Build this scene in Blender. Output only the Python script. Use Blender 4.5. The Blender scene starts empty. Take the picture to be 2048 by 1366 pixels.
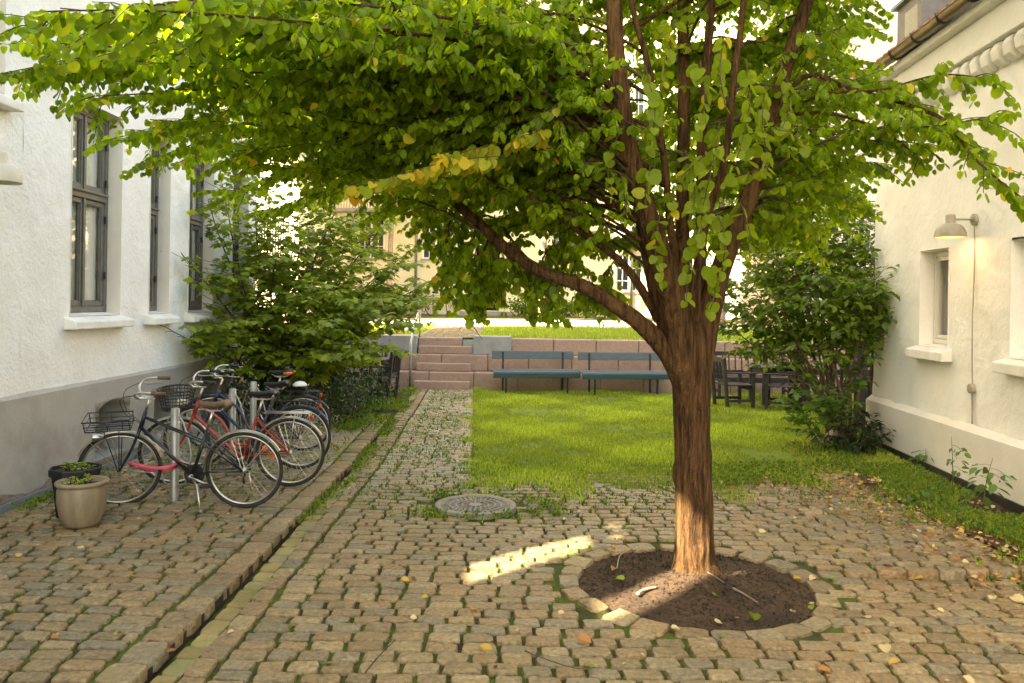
import bpy, math, random
import numpy as np
from mathutils import Vector, Matrix, noise
R = math.radians
random.seed(11)
rng = np.random.default_rng(11)
sc = bpy.context.scene
COL = sc.collection

# ------------------------------------------------------------------ camera
F, CX, HY, TH, CAMZ = 1600.0, 1024.0, 605.0, R(0.9), 1.9
cam_d = bpy.data.cameras.new("camera")
cam = bpy.data.objects.new("camera", cam_d); COL.objects.link(cam)
cam_d.sensor_width = 36.0; cam_d.sensor_fit = 'HORIZONTAL'
cam_d.lens = 36.0 * F / 2048.0
cam_d.shift_y = -(683.0 - HY) / 2048.0
cam_d.clip_start = 0.05; cam_d.clip_end = 600
cam.matrix_world = Matrix.Translation((0, 0, CAMZ)) @ Matrix.Rotation(R(90), 4, 'X') @ Matrix.Rotation(TH, 4, 'Z')
sc.camera = cam

# ------------------------------------------------------------------ sky, sun, exposure
TAN_E = 0.84
SUN_H = Vector((0.76, 0.65, 0)).normalized()            # the way the light travels, on plan
world = bpy.data.worlds.new("World"); sc.world = world; world.use_nodes = True
wn = world.node_tree.nodes; wl = world.node_tree.links
bgn = wn["Background"]
sky = wn.new("ShaderNodeTexSky"); sky.sky_type = 'NISHITA'; sky.sun_disc = False
sky.sun_elevation = math.atan(TAN_E)
sky.sun_rotation = math.atan2(-SUN_H.x, -SUN_H.y)
sky.air_density = 1.0; sky.dust_density = 3.0; sky.ozone_density = 0.6
hz = wn.new('ShaderNodeMix'); hz.data_type = 'RGBA'; hz.blend_type = 'MULTIPLY'; hz.inputs[0].default_value = 1.0; hz.inputs[7].default_value = (1.0, 0.865, 0.65, 1)     # thin bright haze: a whitish sky
wl.new(sky.outputs[0], hz.inputs[6]); wl.new(hz.outputs[2], bgn.inputs[0]); bgn.inputs[1].default_value = 0.135
sun_d = bpy.data.lights.new("sun", 'SUN'); sun_d.energy = 5.0; sun_d.angle = R(0.7); sun_d.color = (1.0, 0.85, 0.64)
sun = bpy.data.objects.new("sun", sun_d); COL.objects.link(sun)
sun.rotation_euler = Vector((SUN_H.x, SUN_H.y, -TAN_E)).to_track_quat('-Z', 'Y').to_euler()
vs = sc.view_settings
vs.view_transform = 'Standard'; vs.look = 'None'; vs.gamma = 1.0; vs.use_curve_mapping = False
vs.exposure = 3.15
sc.cycles.max_bounces = 8; sc.cycles.diffuse_bounces = 5; sc.cycles.transparent_max_bounces = 12
sc.cycles.transmission_bounces = 6; sc.cycles.glossy_bounces = 3
sc.cycles.sample_clamp_indirect = 6.0; sc.cycles.caustics_reflective = False; sc.cycles.caustics_refractive = False
sc.cycles.use_denoising = True

# ------------------------------------------------------------------ photograph pixels to places (for laying things out at their own distance)
def at(px, py, Y):
    u, v = px - CX, HY - py
    uu = u * math.cos(TH) - v * math.sin(TH); vv = u * math.sin(TH) + v * math.cos(TH)
    return Vector((uu / F * Y, Y, CAMZ + vv / F * Y))
def gnd(px, py, z=0.0):
    u, v = px - CX, HY - py
    vv = u * math.sin(TH) + v * math.cos(TH)
    return at(px, py, (z - CAMZ) * F / vv)
def project(P):
    P = np.asarray(P); Y = np.maximum(P[..., 1], 0.01)
    uu = P[..., 0] / Y * F; vv = (P[..., 2] - CAMZ) / Y * F
    return CX + uu * math.cos(TH) + vv * math.sin(TH), HY - (-uu * math.sin(TH) + vv * math.cos(TH))

# ------------------------------------------------------------------ object helpers
WM, KIDS = {}, {}
def link(o, parent=None, M=None):
    COL.objects.link(o)
    M = M if M is not None else Matrix.Identity(4)
    if parent is not None:
        o.parent = parent; KIDS.setdefault(parent.name, []).append(o)
        o.matrix_basis = WM[parent.name].inverted() @ M
    else:
        o.matrix_basis = M
    WM[o.name] = M
    return o
def tag(o, label=None, cat=None, group=None, kind=None):
    if label: o["label"] = label
    if cat: o["category"] = cat
    if group: o["group"] = group
    if kind: o["kind"] = kind
    return o
def empty(name, loc=(0, 0, 0), rz=0.0, label=None, cat=None, group=None, tilt=None, parent=None):
    o = bpy.data.objects.new(name, None); o.empty_display_size = 0.1
    M = Matrix.Translation(loc) @ Matrix.Rotation(rz, 4, 'Z')
    if tilt: M = M @ Matrix.Rotation(tilt, 4, 'X')
    link(o, parent, M)
    return tag(o, label, cat, group)
def copy_tree(o, parent=None, M=None):
    c = o.copy(); COL.objects.link(c)
    if parent is not None:
        c.parent = parent; KIDS.setdefault(parent.name, []).append(c)
        WM[c.name] = WM[parent.name] @ c.matrix_basis
    else:
        c.matrix_basis = M; WM[c.name] = M
    for ch in KIDS.get(o.name, []): copy_tree(ch, c)
    return c

class MB:
    """collects geometry for ONE mesh object"""
    def __init__(s): s.v, s.f, s.t = [], [], []; s.c = (1, 1, 1)
    def add(s, vs_, fs):
        o = len(s.v); s.v.extend([tuple(p) for p in vs_]); s.t.extend([s.c] * len(vs_))
        s.f.extend([tuple(i + o for i in f) for f in fs]); return s
    def box(s, c, size, M=None):
        x, y, z = [k / 2 for k in size]
        P = [Vector((sx * x, sy * y, sz * z)) for sx in (-1, 1) for sy in (-1, 1) for sz in (-1, 1)]
        if M is not None: P = [M @ p for p in P]
        P = [p + Vector(c) for p in P]
        return s.add(P, [(0, 1, 3, 2), (4, 6, 7, 5), (0, 4, 5, 1), (2, 3, 7, 6), (0, 2, 6, 4), (1, 5, 7, 3)])
    def span(s, a, b):
        a, b = Vector(a), Vector(b); return s.box((a + b) / 2, [abs(k) for k in (b - a)])
    def bar(s, a, b, w, h, up=(0, 0, 1)):
        a, b = Vector(a), Vector(b); d = (b - a); L = d.length; d.normalize()
        sd = d.cross(Vector(up))
        if sd.length < 1e-4: sd = d.cross(Vector((1, 0, 0)))
        sd.normalize(); u = sd.cross(d)
        M = Matrix((d, sd, u)).transposed()
        return s.box((a + b) / 2, (L, w, h), M)
    def tube(s, pts, r, n=8, cap=True, closed=False):
        P = [Vector(p) for p in pts]; m = len(P)
        rr = r if hasattr(r, '__len__') else [r] * m
        T = []
        for i in range(m):
            if closed: d = P[(i + 1) % m] - P[i - 1]
            else: d = P[min(i + 1, m - 1)] - P[max(i - 1, 0)]
            T.append(d.normalized() if d.length > 1e-9 else Vector((0, 0, 1)))
        a = T[0].orthogonal().normalized(); V = []
        for i in range(m):
            a = a - T[i] * a.dot(T[i])
            a = a.normalized() if a.length > 1e-6 else T[i].orthogonal().normalized()
            b = T[i].cross(a)
            V += [P[i] + (a * math.cos(2 * math.pi * k / n) + b * math.sin(2 * math.pi * k / n)) * rr[i] for k in range(n)]
        fs = []
        for i in range(m if closed else m - 1):
            j = (i + 1) % m
            fs += [(i * n + k, i * n + (k + 1) % n, j * n + (k + 1) % n, j * n + k) for k in range(n)]
        if cap and not closed:
            fs.append(tuple(range(n - 1, -1, -1))); fs.append(tuple((m - 1) * n + k for k in range(n)))
        return s.add(V, fs)
    def lathe(s, prof, n=24, c=(0, 0, 0), axis='Z', a0=0, a1=2 * math.pi):
        full = abs(a1 - a0 - 2 * math.pi) < 1e-6; m = n if full else n + 1; V = []
        for (r, z) in prof:
            for k in range(m):
                a = a0 + (a1 - a0) * k / n
                p = (r * math.cos(a), r * math.sin(a), z)
                if axis == 'Y': p = (p[0], p[2], p[1])
                if axis == 'X': p = (p[2], p[0], p[1])
                V.append(Vector(p) + Vector(c))
        fs = []
        for i in range(len(prof) - 1):
            for k in range(n):
                k2 = (k + 1) % m
                fs.append((i * m + k, i * m + k2, (i + 1) * m + k2, (i + 1) * m + k))
        return s.add(V, fs)
    def prism(s, poly, a, b, f):
        """poly: 2-D outline; f(u, v, w) -> point; extruded from w=a to w=b"""
        n = len(poly); V = [f(u, v, a) for u, v in poly] + [f(u, v, b) for u, v in poly]
        return s.add(V, [tuple(range(n - 1, -1, -1)), tuple(range(n, 2 * n))] + [(i, (i + 1) % n, n + (i + 1) % n, n + i) for i in range(n)])
    def mesh(s, name, mat, smooth=False):
        me = bpy.data.meshes.new(name); me.from_pydata(s.v, [], s.f)
        if any(c != (1, 1, 1) for c in s.t): set_tint(me, np.array(s.t))
        me.materials.append(mat)
        if smooth: me.polygons.foreach_set('use_smooth', [True] * len(me.polygons))
        me.update(); return me
    def build(s, name, mat, parent=None, smooth=False, bevel=0.0, local=False, M=None, seg=2):
        o = bpy.data.objects.new(name, s.mesh(name, mat, smooth))
        if local and parent is not None and M is None: M = WM[parent.name]
        elif local and M is not None: M = WM[parent.name] @ M
        link(o, parent, M)
        if bevel > 0:
            b = o.modifiers.new("bevel", 'BEVEL'); b.width = bevel; b.segments = seg; b.limit_method = 'ANGLE'; b.angle_limit = R(40)
        return o
def set_tint(me, T):
    at_ = me.attributes.new('tint', 'FLOAT_COLOR', 'POINT')
    C = np.ones((len(T), 4), np.float32); C[:, :3] = T
    at_.data.foreach_set('color', C.ravel())
def bulk(name, V, Fc, mat, parent=None, tint=None, smooth=False, M=None):
    V = np.ascontiguousarray(V, np.float32); Fc = np.ascontiguousarray(Fc, np.int32); k = Fc.shape[1]
    me = bpy.data.meshes.new(name)
    me.vertices.add(len(V)); me.vertices.foreach_set('co', V.ravel())
    me.loops.add(Fc.size); me.loops.foreach_set('vertex_index', Fc.ravel())
    me.polygons.add(len(Fc)); me.polygons.foreach_set('loop_start', np.arange(0, Fc.size, k, dtype=np.int32))
    me.update(calc_edges=True)
    if smooth: me.polygons.foreach_set('use_smooth', np.ones(len(Fc), bool))
    if tint is not None: set_tint(me, tint)
    me.materials.append(mat); me.validate()
    return link(bpy.data.objects.new(name, me), parent, M)

# ------------------------------------------------------------------ materials
def _n(nt, t, **kw):
    n = nt.nodes.new(t)
    for k, v in kw.items(): setattr(n, k, v)
    return n
def mat(name, c1, c2=None, scale=6.0, rough=0.7, bump=0.0, bscale=40.0, metal=0.0, spec=0.4, coord='obj', stretch=(1, 1, 1),
        tint=False, lo=0.35, hi=0.65, c3=None, s3=1.5, lo3=0.45, hi3=0.7, bump2=0.0, bscale2=5.0, rough2=None, dist=0.02, coat=0.0):
    m = bpy.data.materials.new(name); m.use_nodes = True; nt = m.node_tree; L = nt.links
    bs = nt.nodes["Principled BSDF"]
    bs.inputs['Roughness'].default_value = rough; bs.inputs['Metallic'].default_value = metal
    bs.inputs['Specular IOR Level'].default_value = spec
    if coat: bs.inputs['Coat Weight'].default_value = coat; bs.inputs['Coat Roughness'].default_value = 0.15
    if coord == 'pos': src = _n(nt, "ShaderNodeNewGeometry").outputs['Position']
    else: src = _n(nt, "ShaderNodeTexCoord").outputs['Object']
    mp = _n(nt, "ShaderNodeMapping"); mp.inputs['Scale'].default_value = stretch; L.new(src, mp.inputs[0]); src = mp.outputs[0]
    def nz(s, det=6, rg=0.6):
        n = _n(nt, "ShaderNodeTexNoise"); n.inputs['Scale'].default_value = s; n.inputs['Detail'].default_value = det
        n.inputs['Roughness'].default_value = rg; L.new(src, n.inputs['Vector']); return n.outputs['Fac']
    def ramp(fac, a, b):
        r = _n(nt, "ShaderNodeMapRange"); r.inputs[1].default_value = a; r.inputs[2].default_value = b; L.new(fac, r.inputs[0]); return r.outputs[0]
    def mix(fac, a, b, mode='MIX'):
        x = _n(nt, "ShaderNodeMix", data_type='RGBA', blend_type=mode)
        if isinstance(fac, float): x.inputs[0].default_value = fac
        else: L.new(fac, x.inputs[0])
        for i, q in ((6, a), (7, b)):
            if isinstance(q, tuple): x.inputs[i].default_value = (*q, 1)
            else: L.new(q, x.inputs[i])
        return x.outputs[2]
    col = (*c1,)
    if c2 is not None: col = mix(ramp(nz(scale), lo, hi), tuple(c1), tuple(c2))
    if c3 is not None:
        if isinstance(col, tuple): col = mix(ramp(nz(s3), lo3, hi3), col, tuple(c3))
        else: col = mix(ramp(nz(s3), lo3, hi3), col, tuple(c3))
    if tint:
        a = _n(nt, "ShaderNodeAttribute", attribute_name='tint'); col = mix(1.0, col, a.outputs['Color'], 'MULTIPLY')
    if isinstance(col, tuple): bs.inputs['Base Color'].default_value = (*col, 1)
    else: L.new(col, bs.inputs['Base Color'])
    if rough2 is not None: L.new(ramp2(nt, L, nz(scale * 1.7), rough, rough2), bs.inputs['Roughness'])
    if bump:
        b = _n(nt, "ShaderNodeBump"); b.inputs['Strength'].default_value = bump; b.inputs['Distance'].default_value = dist
        L.new(nz(bscale, 8, 0.65), b.inputs['Height'])
        if bump2:
            b2 = _n(nt, "ShaderNodeBump"); b2.inputs['Strength'].default_value = bump2; b2.inputs['Distance'].default_value = dist * 3
            L.new(nz(bscale2, 4, 0.5), b2.inputs['Height']); L.new(b2.outputs[0], b.inputs['Normal'])
        L.new(b.outputs[0], bs.inputs['Normal'])
    return m
def ramp2(nt, L, fac, a, b):
    r = _n(nt, "ShaderNodeMapRange"); r.inputs[1].default_value = 0.35; r.inputs[2].default_value = 0.65
    r.inputs[3].default_value = a; r.inputs[4].default_value = b; L.new(fac, r.inputs[0]); return r.outputs[0]
def leaf_mat(name, tr=(1.5, 1.6, 0.6), fac=0.5, rough=0.45, spec=0.35):
    m = bpy.data.materials.new(name); m.use_nodes = True; nt = m.node_tree; L = nt.links
    bs = nt.nodes["Principled BSDF"]; out = nt.nodes["Material Output"]
    a = _n(nt, "ShaderNodeAttribute", attribute_name='tint')
    L.new(a.outputs['Color'], bs.inputs['Base Color']); bs.inputs['Roughness'].default_value = rough; bs.inputs['Specular IOR Level'].default_value = spec
    x = _n(nt, "ShaderNodeMix", data_type='RGBA', blend_type='MULTIPLY'); x.inputs[0].default_value = 1; x.inputs[7].default_value = (*tr, 1)
    L.new(a.outputs['Color'], x.inputs[6])
    t = _n(nt, "ShaderNodeBsdfTranslucent"); L.new(x.outputs[2], t.inputs[0])
    ms = _n(nt, "ShaderNodeMixShader"); ms.inputs[0].default_value = fac
    L.new(bs.outputs[0], ms.inputs[1]); L.new(t.outputs[0], ms.inputs[2]); L.new(ms.outputs[0], out.inputs[0])
    return m
def glass_mat(name, tintc=(0.975, 0.985, 0.98), base=0.04):
    m = bpy.data.materials.new(name); m.use_nodes = True; nt = m.node_tree; L = nt.links
    nt.nodes.remove(nt.nodes["Principled BSDF"]); out = nt.nodes["Material Output"]
    t = _n(nt, "ShaderNodeBsdfTransparent"); t.inputs[0].default_value = (*tintc, 1)
    g = _n(nt, "ShaderNodeBsdfGlossy"); g.inputs['Roughness'].default_value = 0.02
    lw = _n(nt, "ShaderNodeLayerWeight"); lw.inputs[0].default_value = 0.5; fr = _n(nt, "ShaderNodeMath", operation='POWER'); fr.inputs[1].default_value = 4.0; L.new(lw.outputs['Facing'], fr.inputs[0])
    ad = _n(nt, "ShaderNodeMath", operation='ADD'); ad.inputs[1].default_value = base; L.new(fr.outputs[0], ad.inputs[0])
    ms = _n(nt, "ShaderNodeMixShader"); L.new(ad.outputs[0], ms.inputs[0]); L.new(t.outputs[0], ms.inputs[1]); L.new(g.outputs[0], ms.inputs[2])
    L.new(ms.outputs[0], out.inputs[0]); return m

MT = {}
MT['stucco_l'] = mat('white_stucco', (0.86, 0.855, 0.835), (0.80, 0.785, 0.75), 1.6, 0.9, 1.0, 24, coord='pos', c3=(0.74, 0.70, 0.62), s3=0.7, lo3=0.52, hi3=0.85, bump2=0.6, bscale2=5, dist=0.015)
MT['stucco_r'] = mat('cream_stucco', (0.84, 0.825, 0.785), (0.80, 0.78, 0.73), 1.3, 0.9, 0.7, 15, coord='pos', bump2=0.4, bscale2=8, dist=0.014)
MT['reveal'] = mat('smooth_cream_render', (0.74, 0.69, 0.60), (0.68, 0.63, 0.54), 3, 0.8, 0.15, 30, coord='pos')
MT['plinth_l'] = mat('grey_render', (0.41, 0.385, 0.345), (0.35, 0.325, 0.285), 1.5, 0.9, 0.5, 45, coord='pos', c3=(0.23, 0.19, 0.14), s3=1.1, lo3=0.5, hi3=0.75, bump2=0.3, bscale2=3, dist=0.01)
MT['plinth_r'] = mat('pale_plinth_render', (0.72, 0.69, 0.63), (0.64, 0.61, 0.55), 1.2, 0.85, 0.2, 30, coord='pos', c3=(0.5, 0.48, 0.42), s3=0.8, lo3=0.55, hi3=0.85)
MT['sill'] = mat('painted_sill', (0.82, 0.80, 0.76), (0.70, 0.67, 0.61), 5, 0.7, 0.2, 30, coord='pos')
MT['winframe'] = mat('grey_window_paint', (0.16, 0.15, 0.125), (0.12, 0.112, 0.095), 9, 0.5, 0.05, 60)
MT['winwhite'] = mat('cream_window_paint', (0.72, 0.69, 0.60), None, rough=0.5)
MT['glass'] = glass_mat('window_glass')
MT['curtain'] = mat('beige_curtain', (0.82, 0.77, 0.66), (0.74, 0.69, 0.58), 3, 0.9, 0.3, 8, stretch=(1, 6, 0.3))
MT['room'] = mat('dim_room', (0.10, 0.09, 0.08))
MT['lead'] = mat('grey_flashing', (0.23, 0.26, 0.29), (0.17, 0.19, 0.21), 6, 0.5, 0.1, 20, metal=0.3)
MT['sett'] = mat('granite_sett', (1.04, 0.99, 0.88), (0.50, 0.47, 0.40), 38, 0.40, 0.75, 55, coord='pos', tint=True, spec=0.6, bump2=0.6, bscale2=16, dist=0.016, lo=0.34, hi=0.66, c3=(0.66, 0.62, 0.48), s3=2.2, lo3=0.55, hi3=0.8)
MT['joint'] = mat('mossy_joint', (0.040, 0.028, 0.012), (0.10, 0.135, 0.010), 2.6, 0.95, 0.9, 120, coord='pos', lo=0.36, hi=0.54, dist=0.02, c3=(0.035, 0.027, 0.016), s3=9, lo3=0.5, hi3=0.75)
MT['gutter'] = mat('mossy_gutter_stone', (0.95, 0.98, 0.75), (0.6, 0.7, 0.36), 7, 0.6, 0.5, 80, coord='pos', tint=True, dist=0.01)
MT['soil'] = mat('dark_soil', (0.045, 0.025, 0.010), (0.125, 0.076, 0.036), 34, 0.95, 1.0, 60, coord='pos', dist=0.03, c3=(0.03, 0.02, 0.012), s3=3)
MT['earth'] = mat('courtyard_earth', (0.10, 0.08, 0.05), (0.07, 0.09, 0.03), 2.0, 0.95, 0.5, 30, coord='pos')
MT['turf'] = mat('turf', (0.12, 0.18, 0.010), (0.18, 0.24, 0.016), 2.4, 0.95, 0.8, 60, coord='pos', c3=(0.09, 0.075, 0.03), s3=6, lo3=0.62, hi3=0.8)
MT['gravel'] = mat('pale_gravel', (0.66, 0.61, 0.50), (0.55, 0.50, 0.40), 40, 0.95, 0.6, 80, coord='pos')
MT['pinkstone'] = mat('pink_granite', (0.42, 0.285, 0.21), (0.33, 0.22, 0.16), 18, 0.7, 0.3, 90, coord='pos', c3=(0.27, 0.19, 0.15), s3=1.4, lo3=0.5, hi3=0.8)
MT['concrete'] = mat('grey_concrete', (0.38, 0.37, 0.34), (0.28, 0.27, 0.25), 3, 0.9, 0.3, 40, coord='pos')
MT['cream'] = mat('cream_facade', (0.78, 0.70, 0.51), (0.74, 0.66, 0.48), 0.8, 0.9, 0.1, 10, coord='pos')
MT['pinkwall'] = mat('pale_pink_facade', (0.64, 0.55, 0.475), (0.60, 0.51, 0.44), 0.7, 0.9, 0.1, 10, coord='pos')
MT['whitewood'] = mat('white_joinery', (0.78, 0.78, 0.76), None, rough=0.5)
MT['darkvoid'] = mat('dark_doorway', (0.015, 0.013, 0.012))  # near-black, painted in for the dark inside openings
MT['bluepaint'] = mat('blue_grey_paint', (0.115, 0.142, 0.15), (0.085, 0.108, 0.115), 5, 0.5, 0.2, 50, stretch=(1, 8, 8))
MT['bluedark'] = mat('dark_teal_paint', (0.022, 0.055, 0.060), (0.03, 0.07, 0.072), 5, 0.5, 0.2, 50, stretch=(1, 8, 8))
MT['iron'] = mat('dark_iron', (0.035, 0.036, 0.038), (0.055, 0.05, 0.045), 12, 0.5, 0.2, 60, metal=0.6)
MT['steel'] = mat('galvanised_steel', (0.42, 0.41, 0.38), (0.30, 0.29, 0.265), 10, 0.45, 0.1, 50, metal=0.7)
MT['chrome'] = mat('chrome', (0.62, 0.60, 0.56), (0.45, 0.42, 0.38), 14, 0.28, metal=0.95)
MT['castiron'] = mat('worn_cast_iron', (0.30, 0.275, 0.24), (0.20, 0.17, 0.135), 9, 0.5, 0.5, 70, metal=0.35, spec=0.6, coord='pos')
MT['teak'] = mat('weathered_dark_wood', (0.030, 0.024, 0.020), (0.055, 0.044, 0.036), 6, 0.7, 0.3, 40, stretch=(1, 1, 5))
MT['bark'] = mat('brown_bark', (0.19, 0.098, 0.035), (0.056, 0.027, 0.010), 4.5, 0.9, 1.0, 14, stretch=(8, 8, 0.8), lo=0.40, hi=0.62, dist=0.06, c3=(0.27, 0.145, 0.05), s3=1.4, lo3=0.52, hi3=0.74, spec=0.2, bump2=0.8, bscale2=5)
MT['barkfar'] = mat('pale_bark', (0.30, 0.22, 0.16), (0.20, 0.14, 0.10), 6, 0.9, 0.5, 20, stretch=(3, 3, 1))
MT['twig'] = mat('dark_twig', (0.055, 0.036, 0.020), (0.085, 0.055, 0.03), 10, 0.8)
MT['leaf'] = leaf_mat('katsura_leaf', (1.55, 1.5, 0.4), 0.64, 0.5, 0.3)
MT['leaf_maple'] = leaf_mat('shrub_leaf', (1.6, 1.7, 0.6), 0.42, 0.4, 0.45)
MT['leaf_dark'] = leaf_mat('dark_leaf', (1.3, 1.5, 0.6), 0.25, 0.35, 0.5)
MT['grass'] = leaf_mat('grass_blade', (1.5, 1.6, 0.6), 0.45, 0.5, 0.3)
MT['dryleaf'] = leaf_mat('fallen_leaf', (1.1, 1.0, 0.7), 0.2, 0.6, 0.3)
# ================================================================== THE SETTING
def sstep(a, b, x): t = np.clip((x - a) / (b - a), 0, 1); return t * t * (3 - 2 * t)
def relief(x, y):
    """gentle unevenness of the old paving"""
    x = np.asarray(x, float); y = np.asarray(y, float)
    h = 0.008 * np.sin(1.7 * x + 0.6) * np.sin(1.3 * y + 1.1) + 0.005 * np.sin(3.9 * x + 2.1 * y) + 0.004 * np.sin(5.3 * y - 2.2 * x + 1.0)
    h += 0.055 * sstep(2.1, 3.0, x) * (y > 5.72) * np.exp(-np.maximum(y - 5.72, 0) / 2.0)
    h = h + 0.03 * np.maximum(-1.95 - x, 0)
    h -= 0.02 * np.exp(-((x + 0.31) ** 2 + (y - 7.45) ** 2) / 0.35)
    return h
PIT = Vector((1.28, 5.48, 0)); PIT_R = 0.77
HOLE = Vector((-0.31, 7.45, 0)); HOLE_R = 0.37
WALL_X = -4.3; LBE = 13.4
def gutter_x(Y): return -1.82 - 0.035 * np.maximum(np.asarray(Y, float) - 9.0, 0)

def sheet(name, x0, x1, y0, y1, z, m, nx=1, ny=1, hf=None, kind='structure', parent=None):
    xs = np.linspace(x0, x1, nx + 1); ys = np.linspace(y0, y1, ny + 1)
    X, Yg = np.meshgrid(xs, ys); Z = np.full_like(X, z) + (hf(X, Yg) if hf else 0)
    V = np.stack([X.ravel(), Yg.ravel(), Z.ravel()], 1)
    i = np.arange(nx)[None, :] + np.arange(ny)[:, None] * (nx + 1); i = i.ravel()
    Fq = np.stack([i, i + 1, i + nx + 2, i + nx + 1], 1)
    o = bulk(name, V, Fq, m, parent, smooth=True)
    if kind: o["kind"] = kind
    return o
sheet('ground', -150, 150, -80, 250, -0.25, MT['earth'])

# ------------------------------------------------------------------ walls with openings
def wall_face(fn, s0, s1, z0, z1, openings, step=0.12, amp=0.006, depth=0.17, seed=0):
    """fn(s, z, d) -> point, d outwards. Face with holes + the reveals of the holes."""
    S = set(np.round(np.arange(s0, s1 + 1e-6, step), 4)); Z = set(np.round(np.arange(z0, z1 + 1e-6, step), 4)); S.add(s1); Z.add(z1)
    for (a, b, c, d) in openings: S |= {a, b}; Z |= {c, d}
    def tidy(q, keep):
        q = sorted(q); out = [q[0]]
        for k in q[1:]:
            if k - out[-1] < 0.03:
                if k in keep: out[-1] = k
                continue
            out.append(k)
        return out
    ks = {k for o in openings for k in o[:2]} | {s0, s1}; kz = {k for o in openings for k in o[2:]} | {z0, z1}
    S, Z = tidy(S, ks), tidy(Z, kz)
    mb = MB(); V = []
    for z in Z:
        for s in S:
            d = amp * (noise.noise((s * 2.3 + seed, z * 2.3, 1.0)) + 0.6 * noise.noise((s * 7 + seed, z * 7, 4.0)))
            V.append(fn(s, z, d))
    fs = []
    for i in range(len(Z) - 1):
        for j in range(len(S) - 1):
            cs, cz = (S[j] + S[j + 1]) / 2, (Z[i] + Z[i + 1]) / 2
            if any(a < cs < b and c < cz < d for (a, b, c, d) in openings): continue
            n = len(S); fs.append((i * n + j, i * n + j + 1, (i + 1) * n + j + 1, (i + 1) * n + j))
    mb.add(V, fs)
    return mb
def reveals(fn, openings, depth, splay=0.0):
    mb = MB(); e = 0.012
    for (a, b, c, d) in openings:
        q = [(a, c), (b, c), (b, d), (a, d)]
        qi = [(a + splay, c), (b - splay, c), (b - splay, d - splay), (a + splay, d - splay)]
        P = [fn(s, z, e) for s, z in q] + [fn(s, z, -depth) for s, z in qi]
        mb.add(P, [(k, (k + 1) % 4, 4 + (k + 1) % 4, 4 + k) for k in range(4)])
    return mb
def rect_ring(mb, fn, a, b, c, d, w, d0, d1):
    """a frame of four bars round the rectangle"""
    def bx(s0, s1, z0, z1):
        P = [fn(s, z, q) for q in (d0, d1) for s, z in ((s0, z0), (s1, z0), (s1, z1), (s0, z1))]
        mb.add(P, [(3, 2, 1, 0), (4, 5, 6, 7), (0, 1, 5, 4), (1, 2, 6, 5), (2, 3, 7, 6), (3, 0, 4, 7)])
    bx(a, a + w, c, d); bx(b - w, b, c, d); bx(a + w, b - w, c, c + w); bx(a + w, b - w, d - w, d)
def fbox(mb, fn, s0, s1, z0, z1, d0, d1):
    P = [fn(s, z, q) for q in (d0, d1) for s, z in ((s0, z0), (s1, z0), (s1, z1), (s0, z1))]
    return mb.add(P, [(3, 2, 1, 0), (4, 5, 6, 7), (0, 1, 5, 4), (1, 2, 6, 5), (2, 3, 7, 6), (3, 0, 4, 7)])

# ------------------------------------------------------------------ the white building on the left
LB = empty('white_building', (WALL_X, 10, 0), 0, 'white roughcast building with grey plinth and tall grey windows beside the bicycles', 'building')
def fl(s, z, d): return Vector((WALL_X + d, s, z))
WINS = [(7.77, 8.76, 1.70, 3.84), (9.46, 10.0, 1.70, 3.84), (10.60, 11.45, 1.70, 3.84), (12.25, 12.95, 1.70, 3.84), (5.55, 6.72, 3.58, 5.3)]
# made-up openings in the unseen wall, shaped to throw sun onto yard and leaves
LIGHT_SLOTS = [(0.62, 0.97, 5.40, 6.62), (1.98, 2.34, 4.45, 5.45), (2.05, 3.4, 5.7, 7.5)]
wall_face(fl, -7.0, 7.0, 1.02, 30.0, LIGHT_SLOTS + [(5.55, 6.72, 3.58, 5.3)], 0.5, 0.006).build('wall', MT['stucco_l'], LB, True)
wall_face(fl, 7.0, LBE, 1.02, 6.0, WINS[:4], 0.07, 0.010).build('wall', MT['stucco_l'], LB, True)
fbox(MB(), fl, 7.0, LBE, 6.0, 30.0, -0.2, -0.004).build('wall', MT['stucco_l'], LB)
fbox(MB(), fl, LBE - .2, LBE - .004, -.2, 30.0, -7, -0.003).build('wall', MT['stucco_l'], LB)
for q in WINS: reveals(fl, [q], 0.17, 0.015).build('window_reveal', MT['reveal'], LB)
# rooms behind the windows
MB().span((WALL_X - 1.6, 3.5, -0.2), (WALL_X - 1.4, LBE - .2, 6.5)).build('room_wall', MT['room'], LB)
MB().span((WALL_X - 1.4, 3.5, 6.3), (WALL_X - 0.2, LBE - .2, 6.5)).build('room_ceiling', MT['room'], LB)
# plinth: slightly proud, with arched cellar niches
NICHE = [(8.20, 8.95, 0.20, 0.80), (9.55, 10.2, 0.20, 0.80), (11.0, 11.75, 0.20, 0.80)]
PB = 0.035
def flp(s, z, d): return Vector((WALL_X + PB + d, s, z))
pm = wall_face(flp, -7.0, LBE, -0.25, 1.0, NICHE, 0.1, 0.008, seed=9)
pm.add([flp(-7, 1.0, 0), flp(LBE, 1.0, 0), fl(LBE, 1.04, -0.01), fl(-7, 1.04, -0.01)], [(0, 1, 2, 3)])
for (a, b, c, d) in NICHE:      # segmental heads
    n = 8; top = [(a + (b - a) * k / n, d - 0.11 + 0.105 * math.sin(math.pi * k / n)) for k in range(n + 1)]
    V = [flp(s, z, 0.009) for s, z in top] + [flp(s, d + 0.012, 0.009) for s, z in top] + [flp(s, z, -0.34) for s, z in top]
    pm.add(V, [(k, k + 1, n + 2 + k, n + 1 + k) for k in range(n)] + [(k + 1, k, 2 * n + 2 + k, 2 * n + 3 + k) for k in range(n)])
pm.build('plinth', MT['plinth_l'], LB, True)
for q in NICHE: reveals(flp, [q], 0.34).build('niche_reveal', MT['plinth_l'], LB)
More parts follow.
